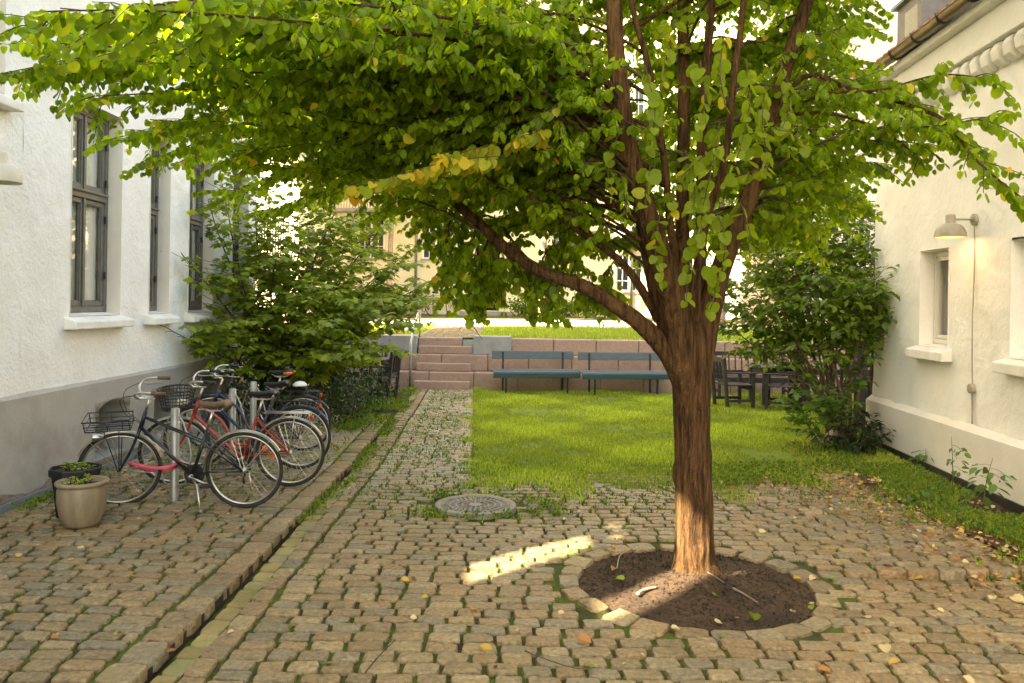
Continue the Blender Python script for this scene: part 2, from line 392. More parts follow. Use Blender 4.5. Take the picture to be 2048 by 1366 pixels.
for i, (a, b, c, d) in enumerate(NICHE):
    p = fbox(MB(), flp, a, b, c, d, -0.36, -0.33).build('niche_panel', MT['plinth_l'], LB)
    g = MB()
    for k in range(9): fbox(g, flp, a + 0.44, a + 0.66, c + 0.28 + k * 0.027, c + 0.295 + k * 0.027, -0.33, -0.305)
    rect_ring(g, flp, a + 0.42, a + 0.68, c + 0.26, c + 0.53, 0.02, -0.329, -0.30)
    g.build('vent_grille', MT['reveal'] if i == 0 else MT['iron'], p)
    g = MB(); fbox(g, flp, a, b, c + 0.22, c + 0.235, -0.328, -0.315); fbox(g, flp, a + 0.2, a + 0.215, c, d, -0.327, -0.318); fbox(g, flp, a + 0.41, a + 0.42, c, d, -0.327, -0.318)
    g.build('glazing_bar', MT['plinth_l'], p)
# worn rubble showing at the foot of the plinth
rm = MB(); ys_ = np.arange(4.5, 9.4, .06); V = []
for y in ys_:
    t_ = .14 + .30 * max(0, noise.noise((y * .9, 3, 1)) + .35) * math.exp(-((y - 7.2) / 1.6) ** 2) + .05 * noise.noise((y * 6, 1, 1))
    for k in range(7): V.append(flp(y, -.05 + (t_ + .05) * k / 6, .012 + (.014 * noise.noise((y * 9, k * .9, 2)) if k < 6 else -.006)))
rm.add(V, [(i * 7 + k, i * 7 + k + 1, (i + 1) * 7 + k + 1, (i + 1) * 7 + k) for i in range(len(ys_) - 1) for k in range(6)])
rm.build('worn_base', mat('crumbling_render', (0.22, 0.175, 0.12), (0.33, 0.29, 0.23), 9, .95, 1.0, 30, coord='pos', dist=.03, stretch=(1, 1, 3)), LB, True)
# grey metal flashing along the foot of the wall
fbox(MB(), flp, 3.0, 11.5, -0.02, 0.14, 0.03, 0.044).build('flashing_strip', MT['lead'], LB, bevel=0.004)
def sill(fn, parent, a, b, z, dout, m, th=0.13, over=0.09, slope=0.05, din=-0.16):
    mb = MB(); s0, s1 = a - over, b + over
    P = [fn(s0, z - th, -0.02), fn(s1, z - th, -0.02), fn(s1, z - th, dout), fn(s0, z - th, dout),
         fn(s0, z + 0.0, -0.02), fn(s1, z, -0.02), fn(s1, z - slope, dout), fn(s0, z - slope, dout)]
    mb.add(P, [(0, 1, 2, 3), (7, 6, 5, 4), (3, 2, 6, 7), (0, 3, 7, 4), (1, 5, 6, 2), (0, 4, 5, 1)])
    mb.add([fn(a, z - 0.004, 0), fn(b, z - 0.004, 0), fn(b, z + slope * 0.6, din), fn(a, z + slope * 0.6, din)], [(0, 1, 2, 3)])
    return mb.build('window_sill', m, parent, bevel=0.012)
def casement(fn, parent, a, b, c, d, dep, frame_m, transom=0.42, curtain=True, mull=True, pane_m=None):
    """outer frame > sashes, panes, transom, hinges"""
    w = 0.06; mb = MB(); rect_ring(mb, fn, a, b, c, d, w, -dep - 0.05, -dep + 0.03)
    win = mb.build('window', frame_m, parent, bevel=0.006)
    zt = d - (d - c) * transom
    mb = MB(); fbox(mb, fn, a + w, b - w, zt - 0.035, zt + 0.035, -dep - 0.045, -dep + 0.045); fbox(mb, fn, a + w, b - w, zt + 0.025, zt + 0.05, -dep + 0.046, -dep + 0.07)
    mb.build('transom', frame_m, win, bevel=0.006)
    mid = (a + b) / 2; cols = [(a + w, mid), (mid, b - w)] if mull else [(a + w, b - w)]
    for (s0, s1) in cols:
        for (z0, z1) in ((c + w, zt - 0.036), (zt + 0.052, d - w)):
            mb = MB(); rect_ring(mb, fn, s0 + 0.003, s1 - 0.003, z0 + 0.003, z1 - 0.003, 0.05, -dep - 0.03, -dep + 0.018)
            rect_ring(mb, fn, s0 + 0.053, s1 - 0.053, z0 + 0.053, z1 - 0.053, 0.012, -dep - 0.02, -dep + 0.006)
            mb.build('sash', frame_m, win, bevel=0.004)
            mb = MB(); fbox(mb, fn, s0 + 0.05, s1 - 0.05, z0 + 0.05, z1 - 0.05, -dep - 0.012, -dep - 0.008); mb.build('pane', pane_m or MT['glass'], win)
    if mull:
        mb = MB(); fbox(mb, fn, mid - 0.022, mid + 0.022, c + w, d - w, -dep + 0.02, -dep + 0.035); mb.build('mullion', frame_m, win, bevel=0.005)
        for z in (c + 0.35, c + 0.95, d - 0.35, d - 0.75): MB().tube([fn(b - 0.075, z, -dep + 0.04), fn(b - 0.075, z + 0.08, -dep + 0.04)], 0.012, 6).build('hinge', MT['iron'], win)
    if curtain:
        mb = MB(); n = 24; V = []
        for k in range(n + 1):
            s = a + (b - a) * (0.22 + 0.76 * k / n); dd = -dep - 0.045 + 0.012 * math.sin(k * 1.9)
            V += [fn(s, c + 0.05, dd), fn(s, d - 0.05, dd)]
        mb.add(V, [(2 * k, 2 * k + 2, 2 * k + 3, 2 * k + 1) for k in range(n)]); mb.build('curtain', MT['curtain'], win, True)
    return win
for (a, b, c, d) in WINS:
    casement(fl, LB, a + 0.015, b - 0.015, c + 0.03, d - 0.02, 0.16, MT['winframe'])
    sill(fl, LB, a, b, c, 0.13, MT['sill'])

# ------------------------------------------------------------------ the cream-white house on the right
RA = -math.atan(0.0706); RC = Vector((5.07, 11.2, 0))
RB = empty('cream_house', RC, RA, 'low cream rendered house with corbelled eaves and red tiled roof', 'building')
RM = WM[RB.name]
def fr(s, z, d): return RM @ Vector((-d, -s, z))          # s runs from the corner towards the camera
RW = [(1.48, 2.21, 1.46, 2.60), (3.48, 4.4, 1.44, 2.58)]
wall_face(fr, 0, 11.0, 0.66, 5.1, RW, 0.07, 0.020, seed=3).build('wall', MT['stucco_r'], RB, True)
fbox(MB(), fr, 0.0, 0.2, 0.0, 5.1, -6, -0.006).build('gable_wall', MT['stucco_r'], RB)
MB().add([fr(0, 5.1, -0.006), fr(11, 5.1, -0.006), fr(11, 5.1, -6), fr(0, 5.1, -6)], [(0, 1, 2, 3)]).build('ceiling', MT['room'], RB)
MB().add([fr(11, 0, -0.006), fr(11, 5.1, -0.006), fr(11, 5.1, -6), fr(11, 0, -6)], [(0, 1, 2, 3)]).build('gable_wall', MT['stucco_r'], RB)
MB().add([fr(0.2, 0, -1.2), fr(11, 0, -1.2), fr(11, 5.1, -1.2), fr(0.2, 5.1, -1.2)], [(0, 1, 2, 3)]).build('room_wall', mat('pale_room', (0.35, 0.33, 0.28)), RB)
for q in RW: reveals(fr, [q], 0.15, 0.02).build('window_reveal', MT['stucco_r'], RB)
pm = wall_face(fr, -0.06, 11.0, -0.25, 0.62, [], 0.12, 0.008, seed=5)
pm.v = [tuple(Vector(p) + (fr(0, 0, 0.07) - fr(0, 0, 0))) for p in pm.v]
pm.add([fr(-0.06, 0.62, 0.07), fr(11, 0.62, 0.07), fr(11, 0.69, -0.01), fr(-0.06, 0.69, -0.01)], [(0, 1, 2, 3)])
pm.add([fr(-0.06, -0.25, 0.07), fr(-0.06, 0.62, 0.07), fr(-0.06, 0.66, -0.01), fr(-0.06, 0.66, -2), fr(-0.06, -0.25, -2)], [(0, 1, 2, 3, 4)])
pm.build('plinth', MT['plinth_r'], RB, True)
for s in np.arange(-0.05, 9, 1.5):
    fbox(MB(), fr, s, s + 1.485, -0.06, 0.11, 0.075, 0.10).build('drip_board', MT['iron'], RB, bevel=0.006)
for (a, b, c, d) in RW:
    w = 0.055; mb = MB(); rect_ring(mb, fr, a + 0.02, b - 0.02, c + 0.03, d - 0.02, w, -0.22, -0.14)
    win = mb.build('window', MT['winwhite'], RB, bevel=0.006)
    mb = MB(); rect_ring(mb, fr, a + 0.077, b - 0.077, c + 0.09, d - 0.077, 0.045, -0.205, -0.152); mb.build('sash', MT['winwhite'], win, bevel=0.005)
    fbox(MB(), fr, a + 0.12, b - 0.12, c + 0.13, d - 0.12, -0.182, -0.178).build('pane', MT['glass'], win)
    mb = MB(); fbox(mb, fr, a + 0.3, b - 0.03, c + 0.05, d - 0.05, -0.30, -0.29); mb.build('curtain', MT['curtain'], win)
    sill(fr, RB, a, b, c, 0.13, MT['sill'], th=0.15, over=0.1, slope=0.045, din=-0.145)
# corbel table, frieze, cornice, gutter, tiled roof
for k, s in enumerate(np.arange(0.12, 10.5, 0.21)):
    mb = MB(); pr = [(0.0, 4.30), (0.05, 4.30), (0.12, 4.36), (0.14, 4.46), (0.10, 4.53), (0.0, 4.55)]
    mb.prism(pr, s, s + 0.135, lambda u, v, w_: fr(w_, v, u)); mb.build('corbel', MT['sill'], RB, bevel=0.02)
fbox(MB(), fr, -0.05, 11, 4.545, 4.86, -0.02, 0.15).build('frieze', MT['stucco_r'], RB, bevel=0.01)
fbox(MB(), fr, -0.1, 11, 4.862, 4.95, -0.02, 0.27).build('cornice', MT['sill'], RB, bevel=0.012)
mb = MB(); mb.v = []
GS = [(0.36 + 0.075 * math.cos(a), 5.0 + 0.075 * math.sin(a)) for a in np.linspace(math.pi * 1.02, math.pi * 1.98, 9)]
V = [fr(s, z, d) for s in (-0.15, 11) for d, z in GS] + [fr(s, 5.0 + (z - 5.0) * 0.88, 0.36 + (d - 0.36) * 0.88) for s in (-0.15, 11) for d, z in GS]
mb.add(V, [(k, k + 1, 9 + k + 1, 9 + k) for k in range(8)] + [(18 + k + 1, 18 + k, 27 + k, 27 + k + 1) for k in range(8)])
mb.tube([fr(-0.15, 5.005, 0.435), fr(11, 5.005, 0.435)], 0.011, 6)
gut = mb.build('rain_gutter', mat('aged_brown_gutter', (0.12, 0.085, 0.04), (0.2, 0.15, 0.07), 3, 0.35, metal=0.5), RB, True)
for s in np.arange(0.3, 10, 0.62):
    mb = MB(); mb.tube([fr(s, 5.06, 0.2)] + [fr(s, 5.0 + (z - 5.0) * 1.12, 0.36 + (d - 0.36) * 1.12) for d, z in GS] + [fr(s, 5.03, 0.45)], 0.009, 5)
    mb.build('gutter_bracket', MT['iron'], gut)
PITCH = 0.62
MB().add([fr(-0.15, 5.03, 0.30), fr(11, 5.03, 0.30), fr(11, 5.03 + 4 * PITCH, -3.7), fr(-0.15, 5.03 + 4 * PITCH, -3.7)], [(0, 1, 2, 3)]).build('roof', mat('roof_underlay', (0.10, 0.045, 0.03)), RB)
tmb = MB(); n = 8; V = []
for e in (0, 1):
    for k in range(n + 1):
        u = k / n; x = (u - 0.5) * 0.235; z = 0.045 * math.sin(u * 2 * math.pi) + 0.02 * (1 - e)
        V.append((x, e * 0.36, z + e * 0.36 * PITCH + 0.03))
V += [(p[0], p[1], p[2] - 0.018) for p in V]; m1 = n + 1
tmb.add(V, [(k, k + 1, m1 + k + 1, m1 + k) for k in range(n)] + [(2 * m1 + k + 1, 2 * m1 + k, 3 * m1 + k, 3 * m1 + k + 1) for k in range(n)] + [(k + 1, k, 2 * m1 + k, 2 * m1 + k + 1) for k in range(n)])
tile_me = tmb.mesh('roof_tile', mat('red_clay_tile', (0.30, 0.085, 0.045), (0.19, 0.055, 0.035), 4, 0.7, 0.3, 40, coord='pos'), True)
for r_ in range(4):
    for k, s in enumerate(np.arange(0.0, 7.0, 0.215)):
        o = bpy.data.objects.new('roof_tile', tile_me)
        M = RM @ Matrix.Translation((-(0.31 - 0.32 * r_), -s, 5.05 + 0.32 * r_ * PITCH)) @ Matrix.Rotation(R(-90), 4, 'Z') @ Matrix.Rotation(random.uniform(-.02, .02), 4, 'Z')
        link(o, RB, M)
# dormer / roof hatch at the verge
dm = fbox(MB(), fr, -0.25, 0.55, 5.3, 6.15, -1.2, -0.35).build('dormer', MT['winframe'], RB, bevel=0.01)
fbox(MB(), fr, -0.3, 0.6, 6.152, 6.2, -1.25, -0.28).build('dormer_roof', MT['lead'], dm)
fbox(MB(), fr, 0.05, 0.45, 5.45, 6.0, -0.348, -0.335).build('dormer_pane', MT['glass'], dm)

# ------------------------------------------------------------------ the yellow block behind
BY = 34.0
BB = empty('yellow_apartment_block', (0, BY, 1.3), 0, 'pale yellow apartment block with white windows across the far end of the garden', 'building')
def fb(s, z, d): return Vector((s, BY - d, z))
ops = []
for i, x in enumerate(np.arange(-17.6, 20, 2.75)):
    x = round(float(x), 3)
    zr = [(3.7, 5.5), (7.2, 9.0), (10.7, 12.4)] if x < 2.5 else [(2.45, 4.05), (5.9, 7.6), (9.4, 11.1)]
    for (z0, z1) in zr:
        if abs(x + 1.0) < 1.2 and z0 < 4.5: continue
        ops.append((x, round(x + 1.15, 3), z0, z1))
ops = [o for o in ops if not (o[0] < -0.2 and o[1] > -2.0 and o[2] < 4.5)]
DOOR = (-1.55, -0.55, 1.55, 4.3)
wall_face(fb, -24, 26, 0.9, 15.5, ops + [DOOR], 1.0, 0.0).build('facade', MT['cream'], BB)
for q in ops: reveals(fb, [q], 0.12).build('window_reveal', MT['cream'], BB)
reveals(fb, [DOOR], 0.9).build('doorway', MT['darkvoid'], BB)
fbox(MB(), fb, DOOR[0] - .1, DOOR[1] + .1, DOOR[2] - .1, DOOR[3] + .1, -.95, -.9).build('dark_panel', MT['darkvoid'], BB)  # black panel put in for the shade inside the doorway
fbox(MB(), fb, -24, 26, 0.9, 15.5, -1.6, -1.3).build('room_wall', MT['room'], BB)
fbox(MB(), fb, -24, 26, 15.3, 15.5, -1.3, -0.01).build('cornice', MT['cream'], BB)
for k in range(3): fbox(MB(), fb, -2.2 - 0.0, 0.1, 1.0 + 0.17 * k, 1.165 + 0.17 * k, 0.02, 0.95 - 0.3 * k).build('doorstep', MT['concrete'], BB, bevel=0.01)
for (a, b, c, d) in ops:
    x, y = project((a, BY, c))
    if not (300 < x < 1800): continue
    mb = MB(); rect_ring(mb, fb, a, b, c, d, 0.07, -0.16, -0.06); fbox(mb, fb, (a + b) / 2 - 0.04, (a + b) / 2 + 0.04, c + .07, d - .07, -0.15, -0.07)
    for q in (0.25, 0.75):
        fbox(mb, fb, a + (b - a) * q - 0.012, a + (b - a) * q + 0.012, c + .07, d - .07, -0.14, -0.085)
    for q in (0.28, 0.62): fbox(mb, fb, a + .07, b - .07, c + (d - c) * q - 0.012, c + (d - c) * q + 0.012, -0.139, -0.084)
    w = mb.build('window', MT['whitewood'], BB)
    fbox(MB(), fb, a + 0.05, b - 0.05, c + 0.05, d - 0.05, -0.13, -0.125).build('pane', MT['glass'], w)
    fbox(MB(), fb, a - 0.06, b + 0.06, c - 0.08, c - 0.005, -0.1, 0.08).build('sill', MT['concrete'], w)
    if c < 4 and a < 0:
        for q in (0.14, 0.42, 0.58, 0.86):
            fbox(MB(), fb, a + (b - a) * q - 0.06, a + (b - a) * q + 0.06, c + 0.09, c + 0.22, -0.12, -0.075).build('stained_pane', mat('blue_pane', (0.03, 0.05, 0.2)), w)
for x in (-4.1, 5.05):
    mb = MB(); mb.tube([(x, BY - 0.09, 1.1), (x, BY - 0.09, 15.2)], 0.06, 8); mb.build('downpipe', MT['steel'], BB, True)
for (x0, x1, z) in ((4.4, 6.6, 4.6), (-7.6, -4.6, 5.7), (-13, -10.5, 8.2)):      # balconies
    bal = fbox(MB(), fb, x0, x1, z - 0.12, z, 0.0, 1.0).build('balcony', MT['concrete'], BB)
    mb = MB()
    for x in np.arange(x0, x1 + 0.01, 0.12): mb.tube([(x, BY - 0.97, z), (x, BY - 0.97, z + 0.95)], 0.012, 4)
    mb.tube([(x0, BY - 0.97, z + 0.95), (x1, BY - 0.97, z + 0.95)], 0.025, 6); mb.build('railing', MT['iron'], bal)

PB2 = empty('pink_apartment_block', (15, 26, 1), 0, 'tall plain pale pink facade rising behind the tiled roof', 'building')
MB().span((9.2, 26, 0), (30, 34, 17)).build('facade', MT['pinkwall'], PB2)
MB().span((9.0, 25.8, 17.0), (30, 34, 17.3)).build('cornice', MT['sill'], PB2)
WH = empty('white_apartment_block', (-6.2, 17, 0), 0, 'tall white block with balconies set back behind the young maple', 'building')
MB().span((-7.0, 13.6, -.2), (-6.0, 17.9, 30)).build('facade', mat('white_facade', (0.78, 0.77, 0.74), (0.7, 0.69, 0.66), 0.6, 0.9), WH)
for z in (2.6, 5.5, 8.4, 11.3):
    for y0 in (14.0, 16.0):
        bl = MB().span((-5.99, y0, z - .15), (-5.0, y0 + 1.8, z)).build('balcony', MT['reveal'], WH)
        mb = MB()
        for y in np.arange(y0, y0 + 1.91, .19): mb.tube([(-5.03, y, z), (-5.03, y, z + 1.0)], .015, 4)
        for q in (1.0, .5): mb.tube([(-5.03, y0, z + q), (-5.03, y0 + 1.9, z + q)], .026, 6)
        for q in np.arange(-5.9, -5.1, .19): mb.tube([(q, y0 + .03, z), (q, y0 + .03, z + 1.0)], .015, 4)
        mb.tube([(-5.99, y0 + .03, z + 1.0), (-5.03, y0 + .03, z + 1.0)], .026, 6); mb.build('railing', MT['iron'], bl)
        w = MB().span((-6.05, y0 + .4, z + .05), (-5.97, y0 + 1.4, z + 2.1)).build('balcony_door', MT['winframe'], WH)
        MB().span((-5.968, y0 + .5, z + .2), (-5.955, y0 + 1.3, z + 2.0)).build('pane', MT['curtain'], w)

SW = empty('added_shade_wing', (-11, 30, 1), 0, 'added yellow wing shading the far facade, behind the young maple', 'building')  # wing added to keep the sun off part of the yellow block
MB().span((-17, 24.6, 0), (-6.6, 29.6, 30)).build('facade', MT['cream'], SW)
for y0 in (25.4, 27.6):
    for z0 in (2.6, 5.8, 9.0):
        w = MB().span((-6.64, y0, z0), (-6.56, y0 + 1.1, z0 + 1.7)).build('window', MT['whitewood'], SW)
        for q in (.06, .58): MB().span((-6.559, y0 + q, z0 + .08), (-6.55, y0 + q + .46, z0 + 1.62)).build('pane', MT['winframe'], w)

# ------------------------------------------------------------------ paving
STONE_TINTS = [(0.34, 0.25, 0.128), (0.32, 0.24, 0.128), (0.28, 0.235, 0.15), (0.345, 0.243, 0.125), (0.39, 0.30, 0.168), (0.28, 0.21, 0.113), (0.32, 0.265, 0.168), (0.345, 0.238, 0.12), (0.265, 0.225, 0.145)]
def sett_template(seed, n_long=1):
    rr = random.Random(seed)
    cx, cy = 0.5, 0.5; kx, ky = rr.uniform(.05, .12), rr.uniform(.10, .22)
    pts = [(cx, -cy + ky), (cx, cy - ky), (cx - kx, cy), (0, cy), (-cx + kx, cy), (-cx, cy - ky), (-cx, -cy + ky), (-cx + kx, -cy), (0, -cy), (cx - kx, -cy)]
    pts = [(x + rr.uniform(-.028, .028), y + rr.uniform(-.04, .04)) for x, y in pts]
    n = len(pts); V = [(x, y, -0.07) for x, y in pts] + [(x, y, -0.013 + rr.uniform(-.003, .002)) for x, y in pts]
    V += [(x * 0.94, y * 0.90, rr.uniform(-.004, .003)) for x, y in pts] + [(rr.uniform(-.08, .08), rr.uniform(-.08, .08), rr.uniform(.0, .004))]
    Fc = []
    for r_ in range(2):
        for k in range(n):
            a, b, c, d = r_ * n + k, r_ * n + (k + 1) % n, (r_ + 1) * n + (k + 1) % n, (r_ + 1) * n + k
            Fc += [(a, b, c), (a, c, d)]
    Fc += [(2 * n + k, 2 * n + (k + 1) % n, 3 * n) for k in range(n)]
    return np.array(V), np.array(Fc)
TEMPL = [sett_template(100 + k) for k in range(14)]
TEMPL_ME = []
for k, (V, Fc) in enumerate(TEMPL):
    row = []
    for tc in STONE_TINTS[:6] if k % 2 else STONE_TINTS[3:]:
        me = bpy.data.meshes.new('sett'); me.from_pydata(V.tolist(), [], Fc.tolist()); set_tint(me, np.tile(np.array(tc) * random.uniform(.88, 1.1), (len(V), 1)))
        me.materials.append(MT['sett']); me.polygons.foreach_set('use_smooth', [k_ < 40 for k_ in range(len(me.polygons))]); row.append(me)
    TEMPL_ME.append(row)
def stone_mat4(x, y, z, w, d, ang, tx, ty):
    return Matrix.Translation((x, y, z)) @ Matrix.Rotation(ang, 4, 'Z') @ Matrix.Rotation(tx, 4, 'X') @ Matrix.Rotation(ty, 4, 'Y') @ Matrix.Diagonal((w, d, 1, 1))
def lay(stones, parent, name, n_obj=300, material=None, jit=0.004, base=0.0):
    """stones: (x, y, w, d, ang); the largest in view become objects, the rest one joined part"""
    S = np.array(stones); px, py = project(np.stack([S[:, 0], S[:, 1], np.zeros(len(S))], 1))
    vis = (px > -60) & (px < 2108) & (py < 1400)
    score = np.where(vis, S[:, 2] / S[:, 1] ** 1.6, -1); order = np.argsort(-score)
    chosen = [i for i in order[:n_obj] if score[i] > 0]; rest = [i for i in order if i not in set(chosen) and (px[i] > -150 and px[i] < 2200 and py[i] < 1500)]
    Z = relief(S[:, 0], S[:, 1]) + base + rng.uniform(-jit, jit, len(S))
    for i in chosen:
        k = random.randrange(len(TEMPL)); me = random.choice(TEMPL_ME[k])
        if material is not None:
            me = me.copy(); me.materials[0] = material
        o = bpy.data.objects.new(name, me)
        link(o, parent, stone_mat4(S[i, 0], S[i, 1], Z[i], S[i, 2], S[i, 3], S[i, 4] + random.uniform(-.014, .014), random.gauss(0, .014), random.gauss(0, .014)))
    if rest:
        VV, FF, TT, off = [], [], [], 0
        for i in rest:
            V, Fc = TEMPL[random.randrange(len(TEMPL))]
            a = S[i, 4] + random.uniform(-.014, .014); ca, sa = math.cos(a), math.sin(a)
            x = V[:, 0] * S[i, 2]; y = V[:, 1] * S[i, 3]
            zz = V[:, 2] + Z[i] + x * random.gauss(0, .014) + y * random.gauss(0, .014)
            VV.append(np.stack([S[i, 0] + x * ca - y * sa, S[i, 1] + x * sa + y * ca, zz], 1)); FF.append(Fc + off); off += len(V)
            TT.append(np.tile(np.array(random.choice(STONE_TINTS)) * random.uniform(.85, 1.12) * (1 + float(sstep(7.2, 10.0, S[i, 1])) * np.array([.32, .50, .95])), (len(V), 1)))  # farther stones paler and bluer: sky glare painted into the tint
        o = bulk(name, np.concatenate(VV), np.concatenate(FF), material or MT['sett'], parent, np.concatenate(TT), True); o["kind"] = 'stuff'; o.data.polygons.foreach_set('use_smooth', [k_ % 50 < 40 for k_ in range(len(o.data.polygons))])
CORNERS = []        # joints where grass can root
def court_rows(x0f, x1f, y0, y1, skip, dmin=.108, dmax=.130, wave=0.02, slope=0.0, wmin=.155, wmax=.235, gap=0.021):
    out = []; y = y0
    while y < y1:
        d = random.uniform(dmin, dmax); yc = y + d / 2
        x = x0f(yc) + random.uniform(-.0, .02); xe = x1f(yc)
        while x < xe - 0.05:
            w = min(random.uniform(wmin, wmax), xe - x)
            if xe - x - w < 0.08: w = xe - x
            cx = x + w / 2; yy = yc + wave * math.sin(cx * 1.1 + yc * 0.7) + slope * cx
            if not skip(cx, yy): out.append((cx, yy, w - gap * random.uniform(.7, 1.4), d - gap * random.uniform(.6, 1.2), random.uniform(-.02, .02) + wave * 1.1 * math.cos(cx * 1.1)))
            CORNERS.append((x, yy - d / 2)); x += w
        y += d
    return out
# main court
COURT = sheet('courtyard_pavement', -1.64, 5.4, 2.9, 17.5, -0.021, MT['joint'], 140, 280, lambda x, y: relief(x, y) - .12 * (((x - PIT.x) ** 2 + (y - PIT.y) ** 2 < (PIT_R + .05) ** 2) | ((x - HOLE.x) ** 2 + (y - HOLE.y) ** 2 < (HOLE_R - .03) ** 2)))
def in_lawn_np(x, y):
    e1 = -0.42 - 0.045 * (y - 8.5); nearedge = 8.42 + 0.12 * np.sin(3.1 * x) + 0.1 * np.sin(7.3 * x + 1)
    nearedge = nearedge + 0.9 * sstep(1.8, 4.0, x) - 0.35 * sstep(3.6, 4.2, x)
    return (x > e1 + 0.05 * np.sin(9 * y) + 0.06 * np.sin(3.7 * y + 1) + 0.04 * np.sin(23 * y)) & (y > nearedge) & (y < 17.45)
def court_skip(x, y):
    if (x - PIT.x) ** 2 + (y - PIT.y) ** 2 < (PIT_R + 0.19) ** 2: return True
    if (x - HOLE.x) ** 2 + (y - HOLE.y) ** 2 < (HOLE_R + 0.10) ** 2: return True
    if bool(in_lawn_np(np.array(x), np.array(y))) and random.random() > 0.12 and y > 8.9: return True
    return False
edge_r = lambda y: 3.78 + 0.05 * math.sin(y * 2) if y < 8.2 else 4.3
rows = court_rows(lambda y: float(gutter_x(y)) + 0.33, edge_r, 3.0, 9.6, court_skip)
rows += court_rows(lambda y: float(gutter_x(y)) + 0.33, lambda y: -0.40 - 0.045 * (y - 8.5), 9.6, 17.4, court_skip, wave=0.01)
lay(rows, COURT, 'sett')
ring = []
nst = 24
for k in range(nst):
    a = 2 * math.pi * (k + random.uniform(-.1, .1)) / nst; r_ = PIT_R + 0.085 + random.uniform(-.015, .015)
    ring.append((PIT.x + r_ * math.cos(a), PIT.y + r_ * math.sin(a), 2 * math.pi * r_ / nst * random.uniform(.78, .95), random.uniform(.13, .185), a + math.pi / 2))
lay(ring, COURT, 'ring_stone', base=-0.002)
# row of border stones beside the gutter, gutter channel, kerb of the raised pavement
def along(xoff, w, lmin, lmax, y0, y1):
    out, y = [], y0
    while y < y1:
        l_ = random.uniform(lmin, lmax); yc = y + l_ / 2
        out.append((float(gutter_x(yc)) + xoff + random.uniform(-.006, .006), yc, w * random.uniform(.92, 1.0), l_ - 0.018, random.uniform(-.03, .03))); y += l_
    return out
lay(along(0.255, 0.135, .16, .24, 3.0, 17.4), COURT, 'border_stone')
CHAN = sheet('gutter_channel', -2.3, -1.60, 3.0, 17.4, -0.085, MT['joint'])
lay(along(0.105, 0.135, .14, .22, 3.0, 17.4), CHAN, 'channel_stone', material=MT['gutter'], base=-0.034)
SIDE_Z = 0.012
SIDE = sheet('bicycle_pavement', WALL_X + 0.03, -1.94, 2.9, 13.2, SIDE_Z - 0.021, MT['joint'], 40, 80, lambda x, y: relief(x, y))
for i_ in range(1): pass
side = court_rows(lambda y: WALL_X + 0.06, lambda y: float(gutter_x(y)) - 0.225, 3.0, 13.1, lambda x, y: False, slope=0.03, wave=0.012, dmin=.108, dmax=.130)
lay(side, SIDE, 'sett', base=SIDE_Z)
kerb = along(-0.105, 0.20, .19, .27, 3.0, 13.1)
lay(kerb, SIDE, 'kerb_stone', base=SIDE_Z + 0.006)
mb = MB(); V = []
ysk = np.arange(3.0, 13.2, 0.08)
for y in ysk:
    x = float(gutter_x(y)) - 0.012 + 0.006 * math.sin(y * 31) ; V += [(x, y, -0.11), (x, y, SIDE_Z - 0.018)]
mb.add(V, [(2 * k, 2 * k + 1, 2 * k + 3, 2 * k + 2) for k in range(len(ysk) - 1)]); mb.build('kerb_face', MT['soil'], SIDE)
# tree pit
PITO = []
n1, n2 = 40, 140; V = [(PIT.x, PIT.y, 0.07)]
for i in range(1, n1 + 1):
    r_ = (PIT_R + 0.10) * i / n1
    for k in range(n2):
        a = 2 * math.pi * k / n2; x, y = PIT.x + r_ * math.cos(a), PIT.y + r_ * math.sin(a)
        z = 0.07 * math.exp(-(r_ / 0.33) ** 2) - 0.012 - 0.02 * (i / n1) ** 3 + 0.010 * noise.noise((x * 6, y * 6, 2)) + 0.006 * noise.noise((x * 17, y * 17, 5)) + 0.006 * noise.noise((x * 47, y * 47, 7)); V.append((x, y, z))
Fc = [(0, 1 + k, 1 + (k + 1) % n2) for k in range(n2)]
mb = MB(); mb.add(V, Fc + [(1 + (i - 1) * n2 + k, 1 + i * n2 + k, 1 + i * n2 + (k + 1) % n2, 1 + (i - 1) * n2 + (k + 1) % n2) for i in range(1, n1) for k in range(n2)])
pit = mb.build('tree_pit', MT['soil'], None, True); tag(pit, kind='structure')
# lawn, soil strip along the house, planting bed on the left
sheet('lawn', -0.9, 9.5, 8.3, 17.45, -0.006, MT['turf'], 60, 60, lambda x, y: relief(x, y) + np.where(in_lawn_np(x, y), 0.004, -0.05))
sheet('soil_strip', 3.80, 5.3, 4.2, 11.2, 0.004, MT['soil'], 16, 60, lambda x, y: relief(x, y) + 0.02 * np.sin(x * 9) * np.sin(y * 7) * 0.5)
sheet('planting_bed', -6.0, -2.42, 13.15, 17.4, 0.02, MT['soil'], 16, 40, lambda x, y: 0.04 * np.sin(x * 5) * np.sin(y * 4))

